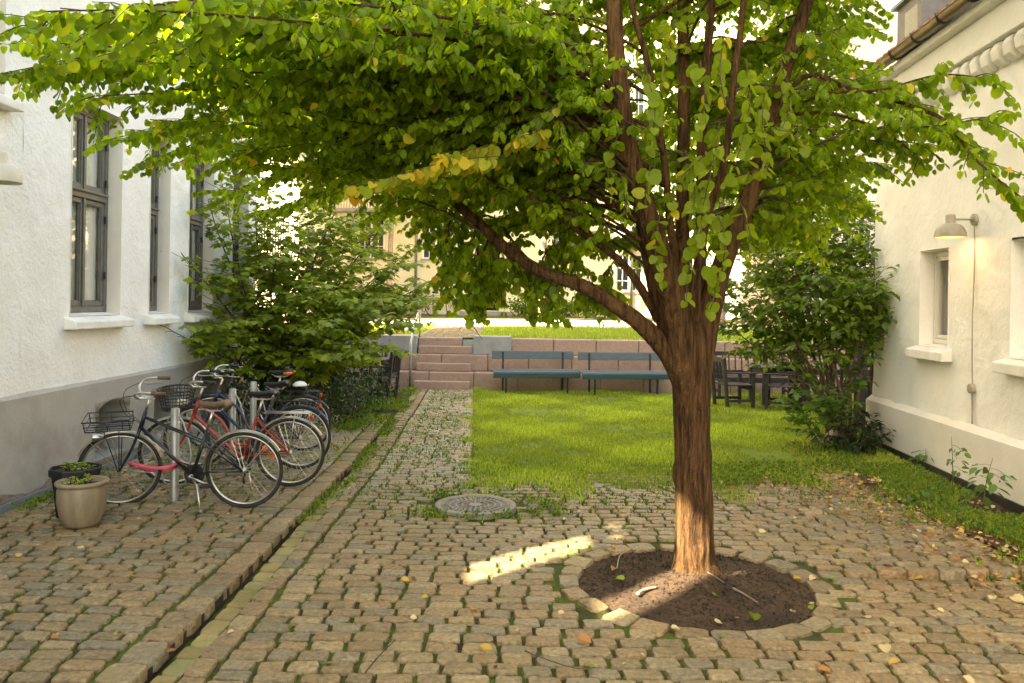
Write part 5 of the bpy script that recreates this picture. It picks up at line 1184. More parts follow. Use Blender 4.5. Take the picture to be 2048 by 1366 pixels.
def bicycle(label, rear, front, kind, paint, guard, sad, sad_m, bar_m=None, lean=0.0, wb=None, r=.345, name='bicycle', extras={}):
    rear, front = Vector(rear), Vector(front); d = front - rear; wb = wb or d.length
    root = empty(name, rear, math.atan2(d.y, d.x), label, 'bicycle', 'bicycles parked by the white building', tilt=lean)
    wheel(root, 0, r, guard, ga=(-5, 150))
    bb = Vector((.46, 0, .29)); sc_ = Vector((.33, 0, .70)); ht = Vector((wb - .225, 0, .86)); hb = Vector((wb - .175, 0, .70)); ax = Vector((wb, 0, r)); ra = Vector((0, 0, r))
    MS = Matrix.Translation(hb) @ Matrix.Rotation(extras.get('steer', R(14)), 4, (ht - hb).normalized()) @ Matrix.Translation(-hb)
    wheel(root, wb, r, guard, ga=(25, 165), M=MS)
    mb = MB(); T = mb.tube
    T([bb, sc_], .016, 10); T([ht, hb], .019, 10)
    if kind == 'mixte':
        T([hb + Vector((.006, 0, .03)), bb], .016, 10)
        for s in (-1, 1): T([ht + Vector((.01, s * .012, -.05)), Vector((.365, s * .035, .60)), ra + Vector((0, s * .055, 0))], .009, 8)
    elif kind == 'step':
        T(catmull([ht + Vector((.01, 0, -.04)), ht.lerp(bb, .45) + Vector((-.02, 0, .05)), Vector((.55, 0, .43)), Vector((.42, 0, .42))], 14), .014, 10)
        T(catmull([hb + Vector((.004, 0, .02)), hb.lerp(bb, .5) + Vector((-.02, 0, -.03)), bb], 12), .017, 10)
    elif kind == 'diamond':
        T([ht + Vector((.01, 0, -.04)), sc_ + Vector((0, 0, -.02))], .015, 10); T([hb + Vector((.004, 0, .02)), bb], .017, 10)
    for s in (-1, 1):
        T([bb + Vector((0, s * .02, 0)), Vector((.3, s * .045, r - .01)), ra + Vector((0, s * .056, 0))], .0085, 8)
        T([sc_ + Vector((0, s * .012, -.02)), Vector((.24, s * .04, .58)), ra + Vector((0, s * .056, 0))], .0075, 8)
    mb.build('frame', paint, root, True, local=True)
    mb = MB()
    for s in (-1, 1): mb.tube(catmull([hb + Vector((.005, s * .03, -.005)), hb.lerp(ax, .55) + Vector((-.012, s * .048, 0)), ax + Vector((0, s * .05, 0))], 8), list(np.linspace(.014, .008, 9)), 8)
    mb.tube([hb + Vector((.005, -.035, -.005)), hb + Vector((.005, .035, -.005))], .016, 8); mb.build('fork', paint, root, True, local=True, M=MS)
    st = ht + Vector((-.035, 0, .12))
    mb = MB(); mb.tube([ht, st], .012, 8); mb.tube([st, st + Vector((.05, 0, .015))], .013, 8); mb.build('stem', MT['chrome'], root, True, local=True, M=MS)
    bx, bz = st.x + .05, st.z + .015; hbm = MB()
    sweep = {'swept': [(0, 0, 0), (.03, .09, .01), (.05, .17, .06), (.0, .25, .10), (-.10, .285, .10), (-.20, .29, .09)], 'flat': [(0, 0, 0), (.01, .12, .0), (-.02, .27, .02), (-.05, .31, .02)]}['flat' if kind == 'diamond' else 'swept']
    for s in (-1, 1): hbm.tube(catmull([(bx + a, s * b, bz + c) for a, b, c in sweep], 16), .011, 8)
    hb_o = hbm.build('handlebar', MT['chrome'], root, True, local=True, M=MS)
    for s in (-1, 1):
        a, b = sweep[-2], sweep[-1]; g = MB(); g.tube([(bx + a[0] * .9, s * a[1], bz + a[2]), (bx + b[0], s * b[1], bz + b[2])], .0165, 10); g.build('grip', bar_m or MT['blackvinyl'], hb_o, True, local=True)
        g = MB(); q = sweep[3] if len(sweep) > 4 else sweep[2]; g.tube([(bx + q[0] + .03, s * q[1], bz + q[2] - .02), (bx + q[0] + .0, s * (q[1] + .01), bz + q[2] - .045), (bx + q[0] - .12, s * (q[1] + .03), bz + q[2] - .05)], [.009, .007, .005], 6); g.build('brake_lever', MT['chrome'], hb_o, True, local=True)
        g = MB(); g.tube(catmull([(bx + q[0] + .03, s * q[1], bz + q[2] - .02), (bx + .17, s * .13, bz + .02), (bx + .14, s * .05, bz - .14), (bx + .03, s * .02, bz - .24), (bx + .04, 0, bz - .34)], 14), .003, 5); g.build('cable', MT['blackvinyl'], hb_o, True, local=True)
    sz = .93 if kind != 'diamond' else .97
    mb = MB(); mb.tube([sc_, Vector((.275, 0, sz - .05))], .0125, 8); mb.build('seat_post', MT['chrome'], root, True, local=True)
    saddle(root, .265, sz, sad_m, tip=extras.get('tip'), tilt=extras.get('tilt', .0)) if isinstance(extras, dict) else saddle(root, .265, sz, sad_m)
    ex = extras if isinstance(extras, dict) else {}
    # drivetrain
    mb = MB(); mb.lathe([(.0, -.002), (.085, -.002), (.092, 0), (.085, .002), (.0, .002)], 24, (bb.x, -.048, bb.z), 'Y'); ch = mb.build('chainring', MT['iron'], root, local=True)
    ca = ex.get('crank', R(200)); mb = MB()
    for s, a in ((-1, ca), (1, ca + math.pi)):
        e = bb + Vector((.17 * math.cos(a), s * .075, .17 * math.sin(a))); mb.tube([bb + Vector((0, s * .06, 0)), e], [.011, .009], 7)
    mb.tube([bb + Vector((0, -.07, 0)), bb + Vector((0, .07, 0))], .018, 10); crank = mb.build('crank', MT['chrome'], root, True, local=True)
    for s, a in ((-1, ca), (1, ca + math.pi)):
        e = bb + Vector((.17 * math.cos(a), s * .075, .17 * math.sin(a))); MB().box(e + Vector((0, s * .05, 0)), (.085, .085, .024)).build('pedal', MT['iron'], crank, local=True, bevel=.006)
    mb = MB()
    for z in (.085, -.085): mb.tube([bb + Vector((0, -.048, z)), ra + Vector((0, -.048, z * .42))], .0035, 4)
    mb.build('chain', MT['iron'], root, local=True)
    if kind in ('mixte', 'diamond'):
        mb = MB(); mb.lathe([(0, -.02), (.035, -.018), (.045, 0), (.03, .015), (0, .02)], 14, (0, -.05, r), 'Y'); mb.tube([(0.0, -.06, r - .03), (.03, -.06, r - .09), (.02, -.06, r - .14)], [.012, .010, .014], 6); mb.build('derailleur', MT['iron'], root, True, local=True)
    if ex.get('stand', True):
        mb = MB(); mb.tube([(.44, .03, .26), (.40, .05, .20), (.33, .17, .025)], .009, 7); mb.tube([(.33, .17, .03), (.325, .18, .012)], .011, 7); mb.build('kickstand', MT['chrome'], root, True, local=True)
    if ex.get('rear_rack'):
        rm = ex['rear_rack']; mb = MB(); z = r * 2 + .055
        for y_ in (-.055, -.02, .02, .055): mb.tube([(.26, y_, z), (-.19, y_, z), (-.205, y_, z - .05)], .005, 6)
        for x_ in (.24, .06, -.1, -.19): mb.tube([(x_, -.057, z), (x_, .057, z)], .005, 6)
        for s in (-1, 1): mb.tube([(-.06, s * .06, z), (0, s * .06, r)], .005, 6)
        mb.build('rear_rack', rm, root, True, local=True)
        mb = MB(); mb.box((-.215, 0, z - .05), (.025, .07, .045)); mb.build('tail_light', mat('red_reflector', (.45, .03, .02), None, rough=.2), root, local=True, bevel=.006)
    if ex.get('front_rack'):
        z = r * 2 + .05; x0, x1 = wb - .11, wb + .24; mb = MB()
        mb.tube([(x0, -.13, z), (x1, -.14, z), (x1, .14, z), (x0, .13, z)], .006, 6, closed=True)
        for y_ in (-.07, 0, .07): mb.tube([(x0, y_, z), (x1, y_, z)], .004, 5)
        mb.tube([(x0, -.14, z + .09), (x1 + .02, -.16, z + .09), (x1 + .02, .16, z + .09), (x0, .14, z + .09)], .006, 6, closed=True)
        for (x_, y_) in ((x0, -.13), (x1, -.14), (x1, .14), (x0, .13), ((x0 + x1) / 2, -.135), ((x0 + x1) / 2, .135)): mb.tube([(x_, y_, z), (x_ + .01, y_ * 1.1, z + .09)], .005, 5)
        mb.tube([(x0, -.136, z + .045), (x1 + .01, -.15, z + .045), (x1 + .01, .15, z + .045), (x0, .136, z + .045)], .004, 5, closed=True)
        for s in (-1, 1): mb.tube([(wb + .10, s * .12, z), (wb + .01, s * .055, r)], .005, 6); mb.tube([(wb - .02, s * .12, z), (wb, s * .055, r)], .005, 6)
        mb.build('front_rack', MT['blackpaint'], root, True, local=True, M=MS)
        mb = MB(); c = (wb + .16, .06, z - .07); mb.lathe([(.0, -.05), (.018, -.045), (.03, -.01), (.037, .03), (.035, .036), (0, .034)], 14, c, 'X'); mb.build('headlight', MT['chrome'], root, True, local=True, M=MS)
    if ex.get('basket'):
        c = Vector((wb - .02, 0, .98)); mb = MB()
        for k in range(7):
            z = -.20 + .033 * k; rr_ = .125 + .035 * (k / 6); mb.tube([c + Vector((rr_ * 1.1 * math.cos(a), rr_ * 1.15 * math.sin(a), z)) for a in np.linspace(0, 2 * math.pi, 28, endpoint=False)], .004 if k < 6 else .008, 5, closed=True)
        for k in range(30):
            a = 2 * math.pi * k / 30; mb.tube([c + Vector((.0, .0, -.20)), c + Vector((.125 * 1.1 * math.cos(a), .125 * 1.15 * math.sin(a), -.20)), c + Vector((.16 * 1.1 * math.cos(a), .16 * 1.15 * math.sin(a), 0))], .003, 4, False)
        mb.build('basket', MT['iron'], root, True, local=True, M=MS)
    if ex.get('lamp'):
        mb = MB(); c = (wb - .08, -.0, .84); mb.lathe([(.0, -.06), (.022, -.05), (.036, .0), (.044, .04), (.042, .05), (0, .052)], 14, c, 'X'); mb.build('headlight', mat('cream_lamp', (.6, .56, .42), None, rough=.3), root, True, local=True, M=MS)
    if ex.get('band'):
        p = hb.lerp(bb, .27); q = hb.lerp(bb, .47); mb = MB(); mb.tube([p, q], .0172, 10); mb.build('down_tube_band', mat('beige_tape', (.50, .43, .32), None), root, True, local=True)
    if ex.get('reflector'):
        for a in (2.2, 2.75): MB().lathe([(0, -.006), (.03, -.004), (.03, .004), (0, .006)], 12, (.22 * math.cos(a) + .38, .0, r + .2 * math.sin(a) - .12), 'Y').build('reflector', MT['orange'], root, local=True)
    return root
zS = SIDE_Z + .0
def gz(px, py):
    p = gnd(px, py, zS)
    for _ in range(4): p = gnd(px, py, zS + float(relief(p.x, p.y)) + .004)
    return p
BK = {}
def aim(rear, front):
    d = front - rear; d = Vector((d.x, -.03 * abs(d.x), 0)).normalized(); return rear + d * 1.13
r1 = gz(489, 1016); f1 = aim(r1, gz(250, 999))
BK[1] = bicycle('black ladies bicycle with front rack, brown saddle and pink chain lock, nearest the pots', r1, f1, 'mixte', MT['blackpaint'], MT['mudguard'], None, MT['brownleather'], MT['brownleather'], lean=R(-3), wb=1.09, extras={'front_rack': 1, 'band': 1, 'crank': R(20), 'tilt': .05, 'steer': R(18)})
r2 = gz(580, 973); f2 = aim(r2, gz(345, 962))
BK[2] = bicycle('red step-through bicycle with wire basket, cream headlight and silver rear rack', r2, f2, 'step', MT['redpaint'], MT['mudguard'], None, MT['blackvinyl'], MT['blackvinyl'], lean=R(-2), wb=1.13, extras={'basket': 1, 'lamp': 1, 'rear_rack': MT['chrome'], 'crank': R(170), 'reflector': 1, 'tip': None})
r3 = gz(598, 938); f3 = aim(r3, gz(400, 925))
BK[3] = bicycle('dark violet bicycle with matching mudguards behind the red one', r3, f3, 'step', MT['bluepaint2'], MT['bluepaint2'], None, MT['blackvinyl'], lean=R(2), wb=1.12, extras={'rear_rack': MT['iron'], 'crank': R(100), 'stand': False})
r4 = gz(606, 902); f4 = aim(r4, gz(425, 890))
BK[4] = bicycle('dark bicycle with high black and orange saddle, farthest along the rack', r4, f4, 'diamond', MT['blackpaint'], MT['blackpaint'], None, MT['blackvinyl'], lean=R(-3), wb=1.10, extras={'tip': MT['orange'], 'rear_rack': MT['blackpaint'], 'crank': R(60), 'stand': False})
# something white clipped on the rear rack of the farthest bicycle
wp = r4 + Vector((-.05, 0, .80)); mb = MB(); mb.lathe([(0, .06), (.05, .05), (.085, .02), (.09, 0), (.0, -.01)], 14, (0, 0, 0)); tag(mb.build('saddle_cover', MT['whiteplastic'], None, True, M=Matrix.Translation(wp)), 'crumpled white saddle cover lying on the dark bicycle rear rack', 'cover')
# pink sleeve lock
p1 = r1.lerp(f1, .70)
lk = MB(); dv = (f1 - r1).normalized(); nv = Vector((dv.y, -dv.x, 0))
lp = [r1 + dv * a + nv * b + Vector((0, 0, c)) for a, b, c in ((.60, .05, .40), (.66, .10, .34), (.80, .11, .30), (.95, .09, .33), (1.02, .03, .37), (.95, -.07, .40), (.80, -.09, .37), (.66, -.05, .37))]
lk.tube(catmull(lp + [lp[0]], 40), [.017 + .003 * math.sin(k * 2.1) for k in range(41)], 9); LK = lk.build('bicycle_lock', MT['pinkcloth'], None, True); tag(LK, 'pink fabric covered chain lock looped through the black bicycle wheel', 'lock')
# bicycle stands
def stand(px, py, top, w, label):
    b = gz(px, py); h = (py - top) / F * b.y; r_ = w / 2 / F * b.y
    root = empty('bicycle_stand', b, 0, label, 'bicycle stand', 'steel bicycle stands by the white building'); mb = MB(); mb.lathe([(r_, -.1), (r_, h - .008), (r_ - .008, h), (0, h + .002)], 20, b); mb.build('post', MT['steel'], root, True)
    for s in (-1, 1):
        lp = MB(); lp.tube(catmull([b + Vector((s * r_ * .9, 0, h * .92)), b + Vector((s * .10, -.03 * s, h * .80)), b + Vector((s * .17, -.05 * s, h * .5)), b + Vector((s * .12, -.04 * s, h * .2)), b + Vector((s * r_ * .9, 0, h * .16))], 14), .009, 6); lp.build('wheel_loop', MT['steel'], root, True)
stand(348, 999, 816, 17, 'steel post stand in front, beside the pink lock')
stand(463, 930, 777, 14, 'steel post stand between the red and the violet bicycles')
stand(505, 903, 763, 13, 'steel post stand farthest along the wall, below the orange saddle')

# ------------------------------------------------------------------ pots
def pot(px, py, prof, m, label, inner, fac=False):
    b = gz(px, py); root = empty('plant_pot', b, 0, label, 'plant pot'); mb = MB(); mb.lathe(prof, 8 if fac else 40, b); mb.build('pot', m, root, not fac, bevel=.006 if fac else 0)
    ri, zi = inner; mb = MB(); mb.lathe([(0, zi + .01), (ri * .6, zi + .006), (ri, zi)], 28, b); mb.build('soil', MT['soil'], root, True)
    L = Leaves(); mbs = MB()
    for k in range(16):
        a = random.uniform(0, 6.28); q = b + Vector((ri * .75 * math.cos(a) * random.random() ** .5, ri * .75 * math.sin(a) * random.random() ** .5, zi)); t = q + Vector((random.gauss(0, .03), random.gauss(0, .03), random.uniform(.02, .085)))
        mbs.tube([q, t], .0025, 4); n = 6; p = np.tile(np.array(t), (n, 1)); a_ = rng.uniform(0, 6.28, n)
        L.add(p - np.array([0, 0, .02]) * rng.random((n, 1)), np.stack([np.cos(a_), np.sin(a_), rng.uniform(-.2, .5, n)], 1), rng.normal(0, .4, (n, 3)) + np.array([0, 0, 1]), rng.uniform(.022, .045, n), gcol(n))
    tag(mbs.build('stems', MT['grass'], root), kind='stuff'); grow(L, LEAF_OVAL, MT['leaf_maple'], root, 30)
k_ = .93
pot(163, 1050, [(0, 0), (.115, .0), (.135, .02), (.165, .10), (.183, .2), (.182, .29), (.174, .315), (.172, .325), (.193, .332), (.197, .348), (.190, .36), (.172, .362), (.162, .35), (.155, .31), (0, .3)], mat('beige_glazed_pot', (0.30, 0.235, 0.15), (0.22, 0.165, 0.10), 4, 0.4, 0.15, 40, c3=(0.14, 0.10, 0.06), s3=3, lo3=.5, hi3=.8, stretch=(4, 4, .5)), 'round beige glazed pot with seedlings in front of the black pot', (.158, .315))
pot(150, 1030, [(0, 0), (.145, 0), (.165, .20), (.185, .34), (.205, .345), (.208, .40), (.192, .405), (.185, .37), (0, .36)], mat('black_plastic_pot', (0.012, 0.013, 0.013), None, rough=.45), 'faceted black plastic pot with seedlings against the white building', (.18, .372), True)

# ------------------------------------------------------------------ manhole cover
MH = empty('manhole_cover', HOLE, 0, 'round slotted cast iron manhole cover proud of the weedy cobbles', 'manhole cover')
zc = .020
mb = MB(); mb.lathe([(HOLE_R + .012, -.1), (HOLE_R + .008, zc - .006), (HOLE_R, zc), (HOLE_R - .045, zc), (HOLE_R - .05, zc - .006), (HOLE_R - .05, zc - .03)], 64, HOLE); mb.build('rim', MT['castiron'], MH, True)
mb = MB(); R0 = HOLE_R - .056
bands = [(.30, .315), (.235, .25), (.175, .19), (.115, .13), (.0, .06)]
def ann(ra, rb_, z0, z1, n=48, a0=0, a1=2 * math.pi):
    if ra < .001: mb.lathe([(rb_, z0), (rb_, z1), (0.0005, z1)], n, HOLE, 'Z', a0, a1)
    else: mb.lathe([(ra, z0), (ra, z1), (rb_, z1), (rb_, z0)][::-1], n, HOLE, 'Z', a0, a1)
for (ra, rb_) in bands: ann(ra, rb_, zc - .03, zc - .003, 64)
for (ra, rb_, ns, wd) in ((.249, .301, 38, .34), (.189, .236, 28, .32), (.129, .176, 20, .32), (.059, .116, 12, .30)):
    for k in range(ns):
        a = 2 * math.pi * k / ns; da = 2 * math.pi / ns * wd
        V = [Vector((HOLE.x + q * math.cos(b), HOLE.y + q * math.sin(b), z)) for z in (zc - .03, zc - .0025) for q, b in ((ra, a), (rb_, a), (rb_, a + da), (ra, a + da))]
        mb.add(V, [(4, 5, 6, 7), (0, 1, 5, 4), (2, 3, 7, 6), (0, 3, 2, 1)])
mb.build('grate', MT['castiron'], MH)
mb = MB(); mb.lathe([(0, -.09), (HOLE_R, -.09)], 32, HOLE); mb.build('shaft', MT['darkvoid'], MH)

# ------------------------------------------------------------------ blue-grey benches
def park_bench(px0, px1, py, label):
    a, b = gnd(px0, py), gnd(px1, py); c = (a + b) / 2; c.x *= 16.95 / c.y; c.y = 16.95; L = (b - a).length * .945; root = empty('park_bench', c, math.atan2((b - a).y, (b - a).x), label, 'bench', 'blue benches before the terrace wall')
    H = .86
    MB().box((0, .30, H - .085), (L, .03, .17), Matrix.Rotation(R(-8), 3, 'X')).build('back_plank', MT['bluepaint'], root, local=True, bevel=.008)
    for k, y in enumerate((-.20, -.055, .09, .215)): MB().box((0, y, .445 + .006 * k), (L * 1.02, .125, .032)).build('seat_plank', MT['bluepaint'], root, local=True, bevel=.006)
    MB().box((0, -.275, .385), (L * 1.03, .03, .10)).build('front_plank', MT['bluedark'], root, local=True, bevel=.006)
    for s in (-1, 1):
        x = s * L * .365
        for (p, q, w) in (((x, .26, -.02), (x, .285, H - .02), .045), ((x, -.235, -.02), (x, -.25, .42), .045)):
            MB().bar(p, q, w, .035, (1, 0, 0)).build('leg', MT['iron'] if p[1] < 0 else MT['teak'], root, local=True, bevel=.004)
        MB().bar((x, -.25, .405), (x, .27, .42), .04, .04).build('seat_bearer', MT['iron'], root, local=True, bevel=.004)
park_bench(985, 1153, 777, 'blue-grey slatted bench next to the stone steps')
park_bench(1161, 1330, 778, 'blue-grey slatted bench partly hidden behind the tree trunk')

# ------------------------------------------------------------------ dark garden furniture
def garden_seat(loc, rz, W, label, name='garden_bench', cat='bench', H=.92):
    root = empty(name, loc, rz, label, cat, 'dark wooden garden furniture'); h = W / 2; tk = MT['teak']
    for s in (-1, 1):
        MB().bar((s * (h - .03), -.26, -.02), (s * (h - .03), -.26, .64), .06, .06, (1, 0, 0)).build('leg', tk, root, local=True, bevel=.006)
        MB().bar((s * (h - .03), .24, -.02), (s * (h - .03), .33, H + .02), .06, .06, (1, 0, 0)).build('leg', tk, root, local=True, bevel=.006)
        MB().bar((s * (h - .03), -.32, .655), (s * (h - .03), .29, .66), .075, .03).build('armrest', tk, root, local=True, bevel=.008)
        MB().bar((s * (h - .03), -.26, .14), (s * (h - .03), .26, .14), .035, .05).build('stretcher', tk, root, local=True)
    for k in range(6): MB().box((0, -.24 + .092 * k, .425), (W - .07, .075, .022)).build('seat_slat', tk, root, local=True, bevel=.004)
    MB().box((0, -.262, .37), (W - .13, .03, .09)).build('apron', tk, root, local=True)
    MB().box((0, .322, H - .03), (W - .13, .035, .085)).build('top_rail', tk, root, local=True, bevel=.006)
    MB().box((0, .268, .50), (W - .13, .03, .05)).build('bottom_rail', tk, root, local=True)
    n = max(4, int((W - .2) / .115))
    for k in range(n): 
        x = -h + .1 + (W - .2) * k / (n - 1); MB().bar((x, .272, .525), (x, .318, H - .072), .05, .016, (1, 0, 0)).build('back_slat', tk, root, local=True)
    return root
def garden_table(loc, rz, L, W, label):
    root = empty('garden_table', loc, rz, label, 'table', 'dark wooden garden furniture'); tk = MT['teak']
    n = int(W / .1)
    for k in range(n): MB().box((0, -W / 2 + W * (k + .5) / n, .735), (L, W / n - .008, .028)).build('table_slat', tk, root, local=True, bevel=.004)
    for sx in (-1, 1):
        for sy in (-1, 1): MB().box((sx * (L / 2 - .09), sy * (W / 2 - .08), .35), (.075, .075, .74)).build('leg', tk, root, local=True, bevel=.006)
    for sy in (-1, 1): MB().box((0, sy * (W / 2 - .08), .67), (L - .255, .03, .09)).build('apron', tk, root, local=True)
    for sx in (-1, 1): MB().box((sx * (L / 2 - .09), 0, .67), (.03, W - .235, .09)).build('apron', tk, root, local=True)
garden_seat((gnd(1517, 800).x, 16.7, 0), 0, 1.55, 'dark wooden slatted bench backing onto the terrace wall behind the table')
garden_table((gnd(1508, 800).x + .25, 15.55, 0), R(8), 1.0, .75, 'dark wooden garden table in front of the slatted bench')
garden_seat((gnd(1455, 808).x, 15.1, 0), R(100), .62, 'dark wooden armchair seen side-on just right of the tree trunk', 'garden_chair', 'chair')
garden_seat((gnd(1545, 812).x + .05, 14.9, 0), R(-112), .62, 'dark wooden armchair turned to the table behind the corner shrub', 'garden_chair', 'chair')
garden_table((gnd(1650, 800).x, 15.3, 0), R(3), 1.5, .8, 'long dark wooden table half hidden by the corner shrub')
garden_seat((gnd(1660, 800).x, 14.5, 0), R(172), 1.3, 'dark wooden bench turned away in front of the long table')
garden_seat((gnd(1760, 790).x, 16.4, 0), R(-12), 1.2, 'dark wooden bench glimpsed beside the house corner')
garden_table((gnd(750, 790).x - .25, 15.9, 0), R(-4), 1.1, .8, 'dark wooden table beyond the young maple by the path')
garden_seat((gnd(778, 785).x, 15.3, 0), R(-98), .62, 'dark wooden armchair at the path edge below the young maple', 'garden_chair', 'chair')
garden_seat((gnd(690, 790).x, 16.6, 0), R(2), 1.4, 'dark wooden bench against the concrete block beyond the young maple')
pl = MB(); pl.lathe([(0, 0), (.07, 0), (.10, .012), (.098, .016), (0, .005)], 20); tag(pl.build('saucer', MT['whiteplastic'], None, True, M=Matrix.Translation((gnd(1515, 800).x + .15, 15.5, .752))), 'small white saucer left on the garden table', 'saucer')
# dark posts
def post(px, Y, z1, w, label):
    b = at(px, 700, Y); root = empty('pergola_post', (b.x, Y, 0), 0, label, 'post'); MB().span((b.x - w / 2, Y - w / 2, -.1), (b.x + w / 2, Y + w / 2, z1)).build('shaft', MT['blackpaint'], root, bevel=.006); MB().span((b.x - w * .8, Y - w * .8, -.02), (b.x + w * .8, Y + w * .8, .05)).build('foot', MT['iron'], root, bevel=.006)
post(1722, 12.7, 2.5, .15, 'black square post standing in front of the dark laurel')
post(1597, 14.2, 2.6, .12, 'slim black post among the stems of the corner shrub')

# ------------------------------------------------------------------ wall lamps
MT['lampshade'] = mat('stone_grey_lamp_enamel', (0.36, 0.32, 0.25), (0.30, 0.265, 0.2), 8, .45)
def wall_lamp(fn, s, z, out, label, lit, cable=True, m=None):
    m = m or MT['lampshade']; w0 = fn(s, z, 0); root = empty('wall_lamp', w0, 0, label, 'lamp'); nrm = (fn(s, z, 1) - w0).normalized(); c = w0 + nrm * out
    mb = MB(); mb.tube([w0 - nrm * .01, w0 + nrm * .035], .062, 20); mb.tube([w0 + nrm * .036, w0 + nrm * .05], .03, 14); mb.build('wall_mount', m, root, True, bevel=.004)
    mb = MB(); mb.tube([w0 + nrm * .04, c], .011, 10); mb.build('arm', m, root, True)
    zt = c.z; cc = Vector((c.x, c.y, 0))
    mb = MB(); mb.lathe([(.0, zt + .05), (.045, zt + .05), (.05, zt + .03), (.047, zt - .035), (.052, zt - .045)], 24, cc); mb.build('socket', m, root, True)
    mb = MB(); pr = [(.05, zt - .043)] + [(.05 + .105 * math.sin(t), zt - .185 + .14 * math.cos(t)) for t in np.linspace(.12, math.pi / 2, 10)] + [(.157, zt - .192)]
    inn = [(.153, zt - .192)] + [(.046 + .104 * math.sin(t), zt - .187 + .137 * math.cos(t)) for t in np.linspace(math.pi / 2, .12, 10)] + [(0, zt - .05)]
    mb.lathe(pr + inn, 36, cc); sh = mb.build('lamp_shade', m, root, True)
    bm = bpy.data.materials.new('warm_bulb'); bm.use_nodes = True; b_ = bm.node_tree.nodes["Principled BSDF"]; b_.inputs['Base Color'].default_value = (.8, .75, .6, 1)
    if lit: b_.inputs['Emission Color'].default_value = (1, .55, .2, 1); b_.inputs['Emission Strength'].default_value = 9
    mb = MB(); mb.lathe([(0, zt - .165), (.02, zt - .16), (.032, zt - .135), (.028, zt - .105), (.014, zt - .08), (.012, zt - .055)], 16, cc); mb.build('bulb', bm, sh, True)
    if lit:
        ld = bpy.data.lights.new('bulb_light', 'POINT'); ld.energy = 0.55; ld.color = (1, .55, .22); ld.shadow_soft_size = .03
        lo = bpy.data.objects.new('bulb_light', ld); link(lo, sh, Matrix.Translation((c.x, c.y, zt - .175)))
    return root, w0, nrm
RL, w0, nrm = wall_lamp(fr, 2.78, 2.85, .26, 'lit grey dome wall lamp on the cream house', True)
mb = MB(); zs_ = [2.80, 2.3, 1.8, 1.3, 1.12]; mb.tube(catmull([fr(2.79 + .012 * math.sin(k * 2), z, .02) for k, z in enumerate(zs_)], 24), .007, 6); mb.build('cable', MT['lampshade'], RL, True)
mb = MB(); q = fr(2.79, 1.07, 0); mb.tube([q, q + nrm * .05], .052, 16); mb.build('junction_box', MT['lampshade'], RL, True, bevel=.005)
for d_ in (0, .022):
    mb = MB(); mb.tube(catmull([fr(2.785 + d_, 1.03, .02), fr(2.79 + d_ * .8, .85, .016), fr(2.80 + d_ * .6, .70, .02)], 8), .006, 6); mb.build('cable', MT['lampshade'], RL, True)
wall_lamp(fl, 6.27, 2.97, .27, 'pale dome wall lamp on the white building at the picture edge', False, m=mat('cream_lamp_enamel', (.55, .50, .38), None, rough=.4))

# ------------------------------------------------------------------ little house ornament
o_ = gnd(1668, 893, 0); OR = empty('house_ornament', o_, 0, 'small pale house-shaped lantern on the ground under the corner shrub', 'ornament')
f_ = lambda u, v, w: o_ + Vector((u, w, v)); om = mat('weathered_stone', (.40, .35, .27), (.27, .23, .17), 10, .9, .4, 40)
for (u0, u1) in ((-.085, -.04), (.04, .085)): MB().prism([(u0, 0), (u1, 0), (u1, .13), (u0, .13)], -.07, .07, f_).build('side_wall', om, OR, bevel=.004)
MB().prism([(-.0849, .131), (.0849, .131), (0, .205)], -.069, .069, f_).build('gable', om, OR, bevel=.004)
MB().prism([(-.039, 0), (.039, 0), (.039, .03), (-.039, .03)], -.07, .07, f_).build('floor_stone', om, OR)
MB().prism([(-.039, .031), (.039, .031), (.039, .129), (-.039, .129)], .04, .06, f_).build('back_wall', MT['darkvoid'], OR)
for s in (-1, 1): MB().prism([(s * .108, .118), (s * .108, .135), (0, .228), (0, .208)], -.085, .085, f_).build('roof_slab', om, OR, bevel=.003)

# ------------------------------------------------------------------ far bicycles and toys
for i, (px, Y, rz, src, lab) in enumerate(((752, 31.5, .3, 3, 'distant bicycle leaning by the yellow block, half behind the maple'), (862, 32.2, .9, 2, 'distant red bicycle beyond the gravel walk'), (842, 32.4, 1.1, 4, 'distant dark bicycle beyond the gravel walk near the handrail'))):
    p = at(px, 640, Y); p.z = TOPZ + float(upper(p.x, p.y)); c = copy_tree(BK[src], None, Matrix.Translation(p) @ Matrix.Rotation(rz, 4, 'Z')); tag(c, lab, 'bicycle', 'bicycles outside the yellow block')
for (px, m, lab) in ((800, MT['redpaint'], 'small red toy at the edge of the upper lawn'), (818, MT['whiteplastic'], 'small white bundle at the edge of the upper lawn')):
    p = at(px, 664, 20.3); z = TOPZ + float(upper(p.x, p.y)) - .02; mb = MB()
    mb.lathe([(0, 0), (.13, 0), (.15, .06), (.12, .13), (.05, .17), (0, .175)], 14, (p.x, p.y, z)); q = empty('garden_toy', (p.x, p.y, z), 0, lab, 'toy'); mb.build('body', m, q, True)
    mb = MB(); mb.tube(catmull([(p.x - .08, p.y, z + .14), (p.x, p.y, z + .26), (p.x + .08, p.y, z + .14)], 8), .014, 6); mb.build('handle', m, q, True)
